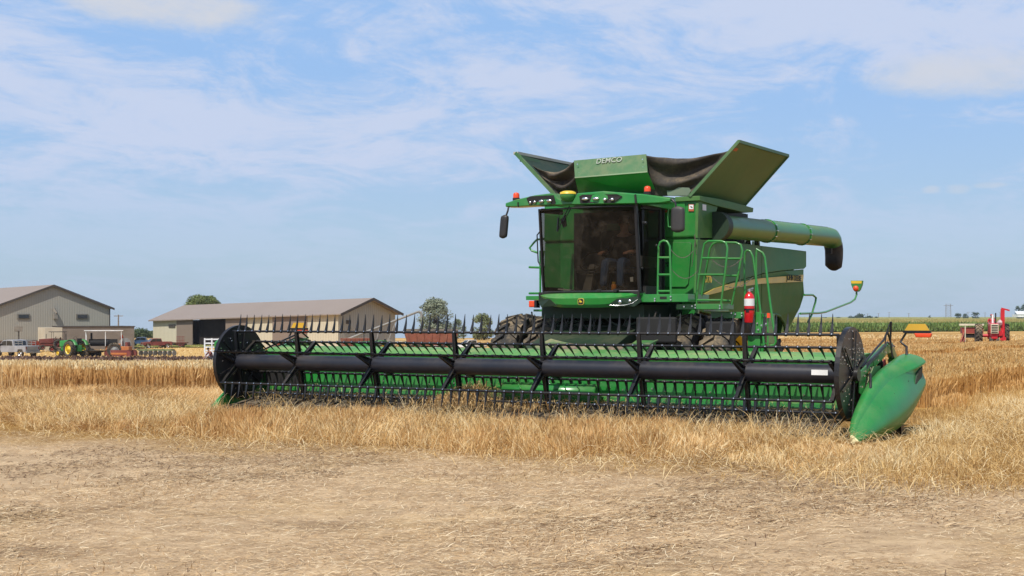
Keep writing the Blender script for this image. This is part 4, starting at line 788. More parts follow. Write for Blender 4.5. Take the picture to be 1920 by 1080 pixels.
# rear marker lamp
y = dict(x=2.0)
rail([(y, [(1500, 588), (1535, 587), (1548, 585), (1595, 567), (1603, 561), (1606, 553), (1606, 547)]), (y, [(1508, 553), (1524, 553), (1530, 558), (1529, 566), (1522, 590), (1515, 604)])], 'rear_lamp_arm', r=.022)
c = L(1606, 536, x=2.0); mb = MB(); f = Vector((-.25, -1, 0)).normalized() * .05; s = 29.5 / 2500
def sh(pts, off=0): return [c + Vector((a * s * .87, a * s * .5, -b * s)) + f * off for a, b in pts]
mb.plate(sh([(-11, -10), (11, -10), (10, -2), (6, 8), (3, 11), (-3, 11), (-6, 8), (-10, -2)]), -f, 0); mb.plate(sh([(-10, -9.5), (10, -9.5), (9.5, -4.5), (-9.5, -4.5)], .1), -f * .1, 1); mb.ball(c + Vector((0, -.06, -.06)), (.065, .05, .065), 14, 2)
mb.build('rear_marker_lamp', [GREEN, YEL, ORAN], CB)
mb = MB(); mb.tube([L(1440, 626, x=1.0), L(1510, 626, x=1.0)], .03, 6); mb.build('rear_axle_bar', BLACK, CB)
# things carried by the combine
c = L(1405, 605, y=3.15); EX = empty('fire_extinguisher', W(*c), -TH, 'red fire extinguisher with white label strapped beside the green ladder', 'fire extinguisher')
mb = MB(); mb.tube([(0, 0, z) for z in (.0, .012, .40, .45, .485, .50)], [.075, .083, .083, .066, .035, .02], 24); mb.build('cylinder', REDX, EX)
mb = MB(); mb.tube([(0, 0, .27), (0, 0, .385)], .0845, 24); mb.build('paper_label', WHITE, EX); mb = MB(); mb.tube([(0, 0, .20), (0, 0, .225)], .087, 24); mb.box((0, -.088, .19), (.05, .01, .04)); mb.build('strap', BLACK, EX)
mb = MB(); mb.cyl((0, 0, .49), (0, 0, .53), .018, 10); mb.bar((-.02, 0, .53), (.07, -.02, .555), .018); mb.bar((-.02, 0, .515), (.06, -.02, .525), .015); mb.build('valve_handle', CHROME, EX)
c = L(1151, 546, y=2.42); BO = empty('drink_bottle', W(*c), 0, 'orange drink bottle standing behind the lower windshield of the combine', 'bottle')
mb = MB(); mb.tube([(0, 0, z) for z in (0, .01, .10, .12)], [.04, .043, .043, .025], 16); mb.build('bottle_body', paint('orange_drink', (.85, .30, .02), .3, 0), BO); mb = MB(); mb.cyl((0, 0, .12), (0, 0, .155), .032, 14); mb.build('cap', AMBP, BO)
# cut crop heaped at the feed opening
N = 9000; u = rng.uniform(-1.7, 1.75, N); v = rng.uniform(-.3, .72, N); keep = rng.random(N) < np.exp(-((u + .75) / .40) ** 2) * .8 + .16 * np.exp(-((u - .5) / .7) ** 2); u, v = u[keep], v[keep]; N = len(u)
hgt = .17 * np.exp(-((u + .75) / .35) ** 2) + .05; z = .18 + .17 * (v + .3) + hgt * rng.random(N)
wx = OX + CT * u + ST * v; wy_ = OY - ST * u + CT * v
blades('cut_crop', np.stack([wx, wy_, z], 1), rng.uniform(.08, .26, N), rng.uniform(0, 6.28, N), rng.uniform(.5, 1.05, N), rng.uniform(.004, .009, N), rng.beta(2.5, 1.8, N), STR_A, label='heap of cut wheat lying on the header deck at the feed drum', cat='straw')
N = 1300; u = rng.uniform(-5, 5, N); v = rng.uniform(-.35, .7, N)
blades('loose_cut_straw', np.stack([OX + CT * u + ST * v, OY - ST * u + CT * v, .225 + .17 * (v + .3)], 1), rng.uniform(.05, .3, N), rng.uniform(0, 6.28, N), rng.uniform(.85, 1.0, N), rng.uniform(.003, .006, N), rng.beta(2.5, 1.5, N), STR_P, label='loose straws lying on the dark draper belts', cat='straw')
N = 900; u = rng.uniform(-5.1, 5.2, N); v = rng.uniform(.88, 1.16, N)
blades('chaff_on_header', np.stack([OX + CT * u + ST * v, OY - ST * u + CT * v, np.full(N, 1.093)], 1), rng.uniform(.02, .12, N), rng.uniform(0, 6.28, N), rng.uniform(.92, 1.0, N), rng.uniform(.003, .006, N), rng.beta(2.5, 1.5, N), STR_P, label='bits of chaff lying on top of the green header beam', cat='chaff', curve=.02)
#=SECTION4=
# ------------------------------------------------------------ background: field edge, trees, buildings, machines
def P3(px, py, Y): return Vector(((px - 960) / F * Y, Y, EYE + (598 - py) / F * Y))
LEAFS = {}
def leafmat(name, c1, c2, tr=.25):
    if name in LEAFS: return LEAFS[name]
    LEAFS[name] = strawmat(name, ((0, c1), (1, c2)), tr); return LEAFS[name]
BARK = simple('tree_bark', '5b4a3a', '3e3228', 3)
def tree(loc, h, w, label, c1='46562e', c2='7d8a4e', n=2600, leaf=None, name='broadleaf_tree', group=None, trunk=.28, seed=0):
    rd = random.Random(seed + int(loc[0] * 7)); rn = np.random.default_rng(seed + 5 + int(abs(loc[0])))
    o = empty(name, loc, 0, label, 'tree', group); mb = MB()
    mb.tube([(0, 0, -.3), (.02 * h, 0, h * trunk), (0, 0, h * .6), (0, .02 * h, h * .85)], [.045 * h, .032 * h, .018 * h, .006 * h], 8)
    cl = []
    for i in range(30 if trunk >= .15 else 48):
        a = rd.uniform(0, 6.28); el = rd.uniform(-.2, 1); rr = rd.uniform(.45, 1.0) ** .6
        if trunk < .15: el = rd.uniform(-1, 1)
        zc = h * (trunk + .06) + (h * (1 - trunk) * .5) * (1 + .86 * math.sin(el * 1.5) * rr); wid = w / 2 * .8 * math.cos(min(1.5, max(0, el) * 1.4)) * rr
        c = Vector((wid * math.cos(a), wid * math.sin(a), min(zc, h * .93))); cl.append((c, rd.uniform(.13, .22) * w))
        if i < 9: mb.tube([(0, 0, h * rd.uniform(trunk, .5)), c * .6 + Vector((0, 0, h * .15)), c], [.014 * h, .008 * h, .003 * h], 5)
    if trunk < .15:
        for i in range(16): a = rd.uniform(0, 6.28); q_ = rd.uniform(0, .38) * w; cl.append((Vector((q_ * math.cos(a), q_ * math.sin(a), h * rd.uniform(.06, .30))), rd.uniform(.12, .18) * w))
    mb.build('trunk', BARK, o)
    k = rn.integers(0, len(cl), n); C = np.array([tuple(c[0]) for c in cl])[k]; rad = np.array([c[1] for c in cl])[k]
    d = rn.normal(size=(n, 3)); d /= np.linalg.norm(d, axis=1)[:, None]; p = C + d * (rad * rn.uniform(.5, 1.1, n) ** .7)[:, None] * np.array([1, 1, .8]); ls = leaf or w * .035
    a = rn.normal(size=(n, 3)); a /= np.linalg.norm(a, axis=1)[:, None]; b = np.cross(a, d); b /= np.linalg.norm(b, axis=1)[:, None] + 1e-6; s = ls * rn.uniform(.6, 1.5, n)[:, None]
    V = np.stack([p - a * s, p + b * s * .6, p + a * s, p - b * s * .6], 1).reshape(-1, 3); me = bpy.data.meshes.new('crown')
    me.vertices.add(4 * n); me.vertices.foreach_set('co', V.astype(np.float32).ravel()); me.loops.add(4 * n); me.loops.foreach_set('vertex_index', np.arange(4 * n, dtype=np.int32))
    me.polygons.add(n); me.polygons.foreach_set('loop_start', (np.arange(n) * 4).astype(np.int32)); me.polygons.foreach_set('loop_total', np.full(n, 4, np.int32)); me.update(calc_edges=True)
    t = np.clip(np.array([rd.random() for _ in cl])[k] * .5 + .5 * rn.random(n), 0, 1); at = me.attributes.new('tint', 'FLOAT', 'POINT'); at.data.foreach_set('value', np.repeat(t, 4).astype(np.float32))
    me.materials.append(leafmat('leaf_' + c1 + c2, c1, c2)); co = bpy.data.objects.new('crown', me); col.objects.link(co); co.parent = o; return o
def tree_px(px, ytop, wpx, Y, label, **k):
    g = G(px, Y); top = EYE + (598 - ytop) / F * Y; return tree(g, top - g.z, wpx / F * Y, label, **k)
tree_px(380, 556, 66, 270, 'round green tree rising behind the long shed roof', seed=1, n=8000, trunk=.4, leaf=.17)
tree_px(408, 566, 26, 275, 'small tree top beside the round tree behind the long shed', seed=2)
TG = 'trees along the far field edge'
tree_px(262, 620, 40, 330, 'dark green tree in the gap between the two sheds', c1='34472a', c2='5f7042', seed=3, group=TG, trunk=.1)
tree_px(238, 627, 24, 330, 'smaller bush beside the low tan annex', c1='34472a', c2='5f7042', seed=4, group=TG, trunk=.1)
tree_px(290, 623, 34, 340, 'olive tree close to the left end of the long shed', c1='49552f', c2='78805a', seed=5, group=TG, trunk=.1)
tree_px(815, 561, 62, 240, 'tall pale green tree behind the grain wagon', c1='6c7660', c2='a0a68c', seed=6, n=9000, trunk=.04, leaf=.16)
tree_px(856, 598, 26, 260, 'low tree right of the tall pale tree', c1='5c6a4c', c2='8f9878', seed=7, trunk=.02)
tree_px(869, 608, 14, 270, 'small distant tree beside the pale grey truck', c1='5c6a4c', c2='8f9878', seed=8, trunk=.02)
tree_px(907, 590, 44, 255, 'rounded olive tree partly behind the big tractor tire', c1='5f6a44', c2='8e9468', seed=9, n=5000, trunk=.03, leaf=.15)
for i, (px, yt, w, Y, lab) in enumerate(((1613, 590, 24, 900, 'darkest tree of the clump on the horizon above the reel end'), (1596, 594, 16, 900, 'low tree at the left of the horizon clump'), (1630, 593, 16, 900, 'low tree at the right of the horizon clump'), (1643, 594, 10, 920, 'single small tree just right of the horizon clump'),
        (1743, 591, 6, 950, 'tiny lone tree left of the pylon'), (1796, 588, 14, 900, 'left one of two dark trees right of the pylon'), (1810, 588, 12, 900, 'right one of two dark trees right of the pylon'), (1829, 585, 16, 850, 'lighter round tree above the red tractor'), (1911, 574, 18, 800, 'large dark tree beside the white barn'), (1922, 570, 18, 800, 'tree at the right border above the white barn'), (1572, 596, 14, 950, 'low bush on the horizon left of the clump'), (1546, 596, 14, 950, 'faint low bush near the green side lamp arm'))):
    tree_px(px, yt, w, Y, lab, c1='31422f', c2='55684a', seed=20 + i, n=700, group=TG, trunk=.08, leaf=w / F * Y * .06)
# corn
def cornf(X): return 270 + np.clip(X - 45, 0, 400) * .5
N = 60000; X = rng.uniform(40, 230, N); Y = cornf(X) + rng.uniform(0, 9, N); b = mk(X, Y); b[:, 2] += rng.uniform(0, 1.3, N)
blades('corn_plants', b, rng.uniform(.8, 1.3, N), rng.uniform(0, 6.28, N), rng.uniform(.05, .7, N), rng.uniform(.10, .2, N), rng.beta(2, 2, N), leafmat('corn_leaf', '4b682c', '8ca458'), label='front rows of tall green corn across the right side', cat='corn', curve=.7)
N = 40000; X = rng.uniform(40, 260, N); Y = cornf(X) + rng.uniform(0, 1, N) ** 1.5 * 260; b = mk(X, Y); b[:, 2] += 2.05
blades('corn_tassels', b, rng.uniform(.3, .6, N), rng.uniform(0, 6.28, N), rng.uniform(0, .6, N), rng.uniform(.05, .12, N) * Y / 380, rng.beta(2, 2, N), leafmat('tassel', '8d8648', 'c2b077'), label='tan tassels over the green corn', cat='corn tassels')
def corn_top():
    V = []; nx, ny = 90, 30
    for j in range(ny + 1):
        for i in range(nx + 1):
            x = 40 + i * 7.; y = float(cornf(np.array(x))) + 5 + (j / ny) ** 2 * 1500; x2 = x * (1 + (j / ny) * .8)
            V.append((x2, y, gz(x2, y) + 2.05 + .18 * noise.noise(Vector((x2 * .3, y * .2, 0)))))
    t = NT('corn_canopy'); nz = t.noise(.8, 6, .7, stretch=(1, .25, 1)); t.set(t.mix(t.rng(nz, .35, .65), lin('6f7a40'), lin('ab9f64')), .9, spec=.1)
    return tag(MB().add(V, [(j * (nx + 1) + i, j * (nx + 1) + i + 1, (j + 1) * (nx + 1) + i + 1, (j + 1) * (nx + 1) + i) for j in range(ny) for i in range(nx)], 0, True).build('corn_canopy', t.m, fix=False), 'tan topped corn field running to the horizon', 'corn', kind='stuff')
corn_top()
# --- buildings
def ribbed(name, c1, c2, sc=3.3, axis_=0):
    t = NT(name); w = t.n('ShaderNodeTexWave', wave_type='BANDS', bands_direction='X' if axis_ == 0 else 'Y'); w.inputs['Scale'].default_value = sc; t.link(t.coord(), w.inputs[0])
    t.set(t.mix(t.rng(w.outputs[0], .55, .95, 0, .30), t.mix(t.noise(.3, 5), lin(c1), lin(c2)), lin('6f6a60')), .6, spec=.25); t.bump(w.outputs[0], .4, .05); return t.m
WALLM = ribbed('ribbed_metal_wall', '98958b', 'a3a095', 1.3); ROOFM = ribbed('brown_metal_roof', '8b7d73', '94867b', .5, 1); WAIN = simple('brown_wainscot', '6a5c54', '5d5049', 1)
CREAM = ribbed('cream_wall', 'beb49c', 'c8bfa8', 1.3); TRIM = simple('dark_trim', '55504b', '4a4541', 1); DOORB = ribbed('brown_sliding_door', '7f6f63', '87776a', 1.3); VOID = simple('dark_doorway', '2b2624', '332d2a', 1)
sa = math.atan2(.6, .8)
SA = empty('machine_shed', (-65.4, 190, 0), sa, 'ribbed tan shed with gable end and two small high windows', 'shed')
hw, ze, zr, zb = 8.2, 3.16, 6.24, -3.6
mb = MB(); mb.plate([(-hw, 0, -1.4), (hw, 0, -1.4), (hw, 0, ze), (0, 0, zr), (-hw, 0, ze)], (0, .2, 0)); mb.box((-hw + .1, 25.2, (ze + zb) / 2), (.2, 50, ze - zb)); mb.box((hw - .1, 25.2, (ze + zb) / 2), (.2, 50, ze - zb)); mb.build('wall', WALLM, SA)
mb = MB(); mb.box((0, -.02, (zb - 1.42) / 2), (2 * hw + .04, .3, -1.42 - zb)); mb.build('wainscot', WAIN, SA)
sl = (zr - ze) / hw
for s in (-1, 1):
    mb = MB(); ov = .6; mb.plate([(0, -.42, zr + .12), (s * (hw + ov), -.42, ze - ov * sl + .12), (s * (hw + ov), 50, ze - ov * sl + .12), (0, 50, zr + .12)], (0, 0, .12)); rf = mb.build('roof', ROOFM, SA)
    mb = MB(); mb.plate([(0, -.46, zr + .26), (s * (hw + ov), -.46, ze - ov * sl + .26), (s * (hw + ov), -.46, ze - ov * sl - .06), (0, -.46, zr - .04)], (0, .03, 0)); mb.build('fascia', TRIM, rf)
for x in (-4.15, 4.15):
    fr = MB().box((x, -.06, 1.95), (1.75, .14, .72)).build('window', simple('window_frame', '77736a', '6e6a62', 1), SA); MB().box((x, -.15, 1.95), (1.4, .06, .45)).build('pane', GLASSD, fr)
mb = MB(); mb.box((.25, -.3, 2.0), (.5, .5, .75)); mb.bar((0, -.25, 3.1), (.35, -.5, 2.4), .3, .3); mb.build('yard_light', simple('light_housing', '8c877e', '7c776f', 1), SA); mb = MB(); mb.box((hw + .02, -.05, .4), (.12, .12, 5.4)); mb.build('downspout', TRIM, SA)
AN = empty('annex', G(117, 176), R(28), 'low flat tan annex with left side coloured as sunlit in front of the tan shed', 'shed')
mb = MB(); mb.box((4.7, 4, 0), (9.3, 8, 3.65)); z0 = P3(0, 613, 176).z - AN.location.z - 1.825
for v in range(len(mb.v)): mb.v[v] = (mb.v[v][0], mb.v[v][1], mb.v[v][2] + z0)
mb.build('wall', simple('annex_wall', '756c62', '7f766d', .8), AN)
mb = MB(); mb.box((-1.1, 3, z0), (2.2, 6, 3.5)); mb.build('sunlit_side', simple('sunlit_side_paint', 'b3a995', 'bdb4a0', .8), AN); mb = MB(); mb.box((4.7, 4, z0 + 1.87), (9.5, 8.2, .12)); mb.build('roof', TRIM, AN)  # paler colour paints the sunlight onto the annex's left side
# long shed given by its measured corners
SB = empty('long_shed', (P3(285, 642, 200).x, 200, -2.2), 0, 'long tan barn with brown roof, open dark bay and right gable', 'barn'); o_ = Vector(SB.location)
def S(px, py, Y): return P3(px, py, Y) - o_
FL, FR, BR_, RL, RRr = S(287, 600.5, 200), S(634, 588.5, 178), S(741, 588.5, 188), S(345, 574, 210), S(690, 561, 184)
def dn(p, z=-2.4): return Vector((p.x, p.y, z))
mb = MB(); mb.plate([dn(FR), dn(BR_), BR_, RRr, FR], (-.1, .15, 0)); mb.plate([dn(BR_), BR_, BR_ + (FL - FR), dn(BR_ + (FL - FR))], (0, .1, 0)); mb.plate([dn(FL), dn(FL + (BR_ - FR)), FL + (BR_ - FR), FL], (.1, 0, 0)); mb.build('gable_wall', WALLM, SB)
def front(px0, px1, mat, name, off=0., top=0.):
    u0, u1 = [(px - 287) / (634 - 287) for px in (px0, px1)]
    # perspective-correct interpolation along the wall
    def at(px): a = (px - 960) / F; A = FL + o_; B = FR + o_; t = (a * A.y - A.x) / ((B.x - A.x) - a * (B.y - A.y)); return FL.lerp(FR, t)
    a, b = at(px0), at(px1); nrm = Vector((-(FR - FL).y, (FR - FL).x, 0)).normalized() * -1
    if nrm.y > 0: nrm = -nrm
    mb = MB(); a2, b2 = a + nrm * off, b + nrm * off; mb.plate([dn(a2), dn(b2), b2 - Vector((0, 0, top)), a2 - Vector((0, 0, top))], -nrm * .12); return mb.build(name, mat, SB), a2, b2, nrm
front(287, 332, CREAM, 'front_wall'); front(332, 362, DOORB, 'sliding_door', .12); front(362, 424, VOID, 'open_bay', -1.2); front(424, 462, DOORB, 'sliding_door', .12); front(462, 512, CREAM, 'front_wall'); front(512, 576, DOORB, 'sliding_door', .12); front(576, 634, CREAM, 'front_wall')
w_, a_, b_, n_ = front(317, 329, TRIM, 'window', .1, .75); w_.location += Vector((0, 0, 0))
w_.data.vertices.foreach_get('co', (cc := np.zeros(len(w_.data.vertices) * 3))); cc = cc.reshape(-1, 3); zt = cc[:, 2].max(); cc[:, 2] = np.where(cc[:, 2] < zt - 1, zt - .45, cc[:, 2]); w_.data.vertices.foreach_set('co', cc.ravel()); w_.data.update()
up = Vector((0, 0, .1)); fd = (BR_ - FR).normalized(); ldir = (FL - FR).normalized()
mb = MB(); mb.plate([FL + ldir * .4 - fd * .6 - Vector((0, 0, .15)), FR - ldir * 1.0 - fd * .6 - Vector((0, 0, .15)), RRr - ldir * 1.0, RL], up * 1.5); rfb = mb.build('roof', ROOFM, SB)
mb = MB(); mb.plate([BR_ - ldir * 1.0 + fd * .6 - Vector((0, 0, .15)), RRr - ldir * 1.0, RL, BR_ + (FL - FR) + fd * .6 - Vector((0, 0, .15))], up * 1.5); mb.build('roof', ROOFM, SB)
mb = MB(); mb.bar(FR - ldir * 1.04 - fd * .6 - Vector((0, 0, .15)), RRr - ldir * 1.04, .08, .35); mb.bar(RRr - ldir * 1.04, BR_ - ldir * 1.04 + fd * .6 - Vector((0, 0, .15)), .08, .35); mb.build('fascia', TRIM, rfb)
q = MB(); q.box((FR + (BR_ - FR) * .17 + Vector((-.2, -.3, -1.1))), (1.2, .2, .5)); q.build('window', TRIM, SB)
WB = empty('white_barn', P3(1906, 592, 790), 0, 'long low white barn roof on the horizon at the right border', 'barn'); mb = MB(); mb.box((6, 0, 0), (14, 8, 1.6)); mb.build('wall', WHITE, WB); mb = MB(); mb.plate([(-1.4, -4.4, .8), (13.4, -4.4, .8), (13, 0, 2.6), (-1, 0, 2.6)], (0, .2, .1)); mb.build('roof', WHITE, WB)
# hoop, poles, pylon
g = G(35, 176); HO = empty('basketball_hoop', g, 0, 'basketball hoop on a post before the tan gable wall', 'basketball hoop'); t_ = P3(35, 612, 176).z - g.z
MB().bar((0, 0, 0), (0, 0, t_ - .4), .12).build('post', TRIM, HO); b_ = MB().box((0, -.1, t_ - .35), (1.05, .05, .7)).build('backboard', simple('backboard_grey', '6d675e', '7d766c', 2), HO); MB().tube([(.2 * math.cos(k), -.35 + .2 * math.sin(k), t_ - .62) for k in [i * .52 for i in range(13)]], .025, 5).build('rim', TRIM, b_)
POLEM = simple('grey_pole_wood', '8d8479', '6f675e', 1)
def pole(px, yt, Y, label, r=.16, cross=2.2, group=None):
    g = G(px, Y); h = P3(px, yt, Y).z - g.z; o = empty('utility_pole', g, 0, label, 'utility pole', group); MB().tube([(0, 0, -.3), (0, 0, h)], [r, r * .7], 8).build('post', POLEM, o); MB().bar((-cross / 2, 0, h - .25), (cross / 2, 0, h - .25), .14, .14).build('crossarm', POLEM, o); return o
pole(222, 590, 250, 'utility pole with T shaped crossarm right of the annex', .17, 1.7)
for px, yt, lab in ((1627, 588, 'faint pole above the clump of horizon trees'), (1704, 587, 'faint pole between the clump and the lone tree'), (1647, 587, 'faint pole right of the clump of trees'), (1847, 586, 'thin pole right of the lighter round tree'), (1875, 585, 'thin pole near the right border'), (1815, 585, 'thin pole above the two dark trees'), (1667, 585, 'faint pole over the yellow marker lamp')):
    pole(px, yt, 1000, lab, .22, 2.4, 'poles of the power line on the horizon')
g = G(1778, 1100); PY = empty('lattice_pylon', g, 0, 'tall lattice pylon on the horizon at the right', 'pylon'); h = P3(1778, 570, 1100).z - g.z; mb = MB()
for s in (-1, 1):
    for q in (-1, 1): mb.bar((s * 2.2, q, 0), (s * 1.9, q * .6, h), .17)
for k in range(7): z0, z1 = h * k / 7, h * (k + 1) / 7; mb.bar((-2.1, 0, z0), (2.1, 0, z1), .1); mb.bar((2.1, 0, z0), (-2.1, 0, z1), .1); mb.bar((-2, 0, z1), (2, 0, z1), .1)
mb.bar((-4, 0, h * .9), (4, 0, h * .9), .3); mb.build('lattice', POLEM, PY)
# --- people
SKIN = paint('skin', (.42, .22, .15), .6, 0)
def skin_obj(name, mat, parent, V, E, Rr, sub=1):
    me = bpy.data.meshes.new(name); me.from_pydata(V, E, []); me.materials.append(mat); o = bpy.data.objects.new(name, me); col.objects.link(o); o.parent = parent
    sk = o.modifiers.new('skin', 'SKIN'); lay = me.skin_vertices[0].data
    for i, r in enumerate(Rr): lay[i].radius = (r, r); lay[i].use_root = (i == 0)
    s = o.modifiers.new('sub', 'SUBSURF'); s.levels = s.render_levels = sub; return o
def person(loc, rz, label, shirt, trousers, J, hat=None, hair='3a2a1c', inside=False):
    """J: dict of joints in person frame, facing -y"""
    o = empty('person', loc, rz, label, 'person'); V = []; E = []; Rr = []
    def chain(pts, rad, root=None):
        prev = root
        for p, r in zip(pts, rad):
            V.append(tuple(p)); Rr.append(r); i = len(V) - 1
            if prev is not None: E.append((prev, i))
            prev = i
        return prev
    pel, chest, neck, head = [Vector(J[k]) for k in ('pelvis', 'chest', 'neck', 'head')]
    chain([pel], [.12]); c = chain([pel.lerp(chest, .5), chest], [.12, .13], 0); n = chain([neck], [.055], c); chain([head + Vector((0, 0, -.06)), head + Vector((0, 0, .06))], [.075, .085], n)
    for s in ('l', 'r'):
        sx = -1 if s == 'l' else 1; sh_ = chest + Vector((sx * .17, 0, .06)); el, ha = Vector(J['el' + s]), Vector(J['ha' + s]); w_ = chain([sh_, el, ha], [.058, .045, .03], c)
        d = (ha - el).normalized(); sd_ = d.cross(Vector((0, 0, 1))).normalized() if abs(d.z) < .95 else Vector((1, 0, 0)); pm = chain([ha + d * .06], [.034], w_)
        for k in range(4): a0 = ha + d * .085 + sd_ * (k - 1.5) * .021; chain([a0, a0 + d * (.035 + .006 * (1.5 - abs(k - 1.5))), a0 + d * .05 + Vector((0, 0, -.03))], [.010, .009, .007], pm)
        chain([ha + d * .03 - sd_ * sx * .035, ha + d * .06 - sd_ * sx * .055], [.011, .009], pm)
        kn, ft = Vector(J['kn' + s]), Vector(J['ft' + s]); f = chain([pel + Vector((sx * .09, 0, -.03)), kn, ft], [.09, .06, .042], 0)
    b = skin_obj('body', SKIN, o, V, E, Rr)
    # nose, eyes, mouth, ears as small raised features of one face mesh
    m = MB(); m.ball(head + Vector((0, -.095, .0)), (.013, .02, .02), 6, 0, 5)
    for s in (-1, 1): m.ball(head + Vector((s * .033, -.082, .025)), (.012, .008, .008), 6, 1, 5); m.ball(head + Vector((s * .088, 0, .01)), (.012, .02, .03), 6, 0, 5)
    m.ball(head + Vector((0, -.082, -.035)), (.024, .008, .006), 6, 2, 5); m.build('face', [SKIN, DARK, paint('lips', (.3, .1, .08), .6, 0)], o)
    # shirt
    V2 = [tuple(pel + Vector((0, 0, .02))), tuple(pel.lerp(chest, .5)), tuple(chest)]; E2 = [(0, 1), (1, 2)]; R2 = [.135, .14, .15]
    for s in ('l', 'r'):
        sx = -1 if s == 'l' else 1; i = len(V2); el, ha = Vector(J['el' + s]), Vector(J['ha' + s]); V2 += [tuple(chest + Vector((sx * .18, 0, .06))), tuple(el), tuple(el.lerp(ha, .25))]; E2 += [(2, i), (i, i + 1), (i + 1, i + 2)]; R2 += [.075, .062, .056]
    skin_obj('shirt', shirt, o, V2, E2, R2)
    V3 = [tuple(pel)]; E3 = []; R3 = [.14]
    for s in ('l', 'r'):
        sx = -1 if s == 'l' else 1; i = len(V3); kn, ft = Vector(J['kn' + s]), Vector(J['ft' + s]); V3 += [tuple(pel + Vector((sx * .10, 0, -.03))), tuple(kn), tuple(ft)]; E3 += [(0, i), (i, i + 1), (i + 1, i + 2)]; R3 += [.105, .078, .06]
    skin_obj('trousers', trousers, o, V3, E3, R3)
    for s in ('l', 'r'): ft = Vector(J['ft' + s]); q = MB(); q.loft([[ft + Vector((x * w2, y, z)) for x, z in ((-1, -.08), (1, -.08), (1, -.01 - .02 * (y < -.1)), (-1, -.01 - .02 * (y < -.1)))] for y, w2 in ((.06, .035), (0, .045), (-.12, .048), (-.19, .03))]); q.build('boot', DARK, o)
    q = MB()
    if hat: q.tube([head + Vector((0, 0, z)) for z in (.03, .09, .125, .14)], [.098, .096, .07, .02], 14); q.plate([head + Vector((x, y, .045)) for x, y in ((-.08, -.07), (.08, -.07), (.06, -.18), (-.06, -.18))], (0, 0, .012)); q.build('cap', hat, o)
    else: q.ball(head + Vector((0, .018, .045)), (.098, .10, .088), 12); q.build('hair', simple('hair_' + hair, hair, hair, 5), o)
    return o
def seated(reach=.42, spread=.2, hz=.32): return dict(pelvis=(0, 0, .1), chest=(0, -.02, .47), neck=(0, -.02, .63), head=(0, -.04, .76), ell=(-.26, -.14, .30), elr=(.26, -.14, .30), hal=(-spread, -reach, hz), har=(spread, -reach, hz), knl=(-.14, -.46, .14), knr=(.14, -.46, .14), ftl=(-.15, -.52, -.30), ftr=(.15, -.52, -.30))
c = W(.70, 2.96, 2.42)
person(c, -TH, 'person in dark shirt and blue jeans seated in the combine cab', paint('dark_shirt', (.05, .035, .03), .8, 0), paint('blue_denim', (.06, .11, .22), .8, 0), seated(.36, .24, .28), hat=paint('brown_cap', (.10, .04, .03), .8, 0))
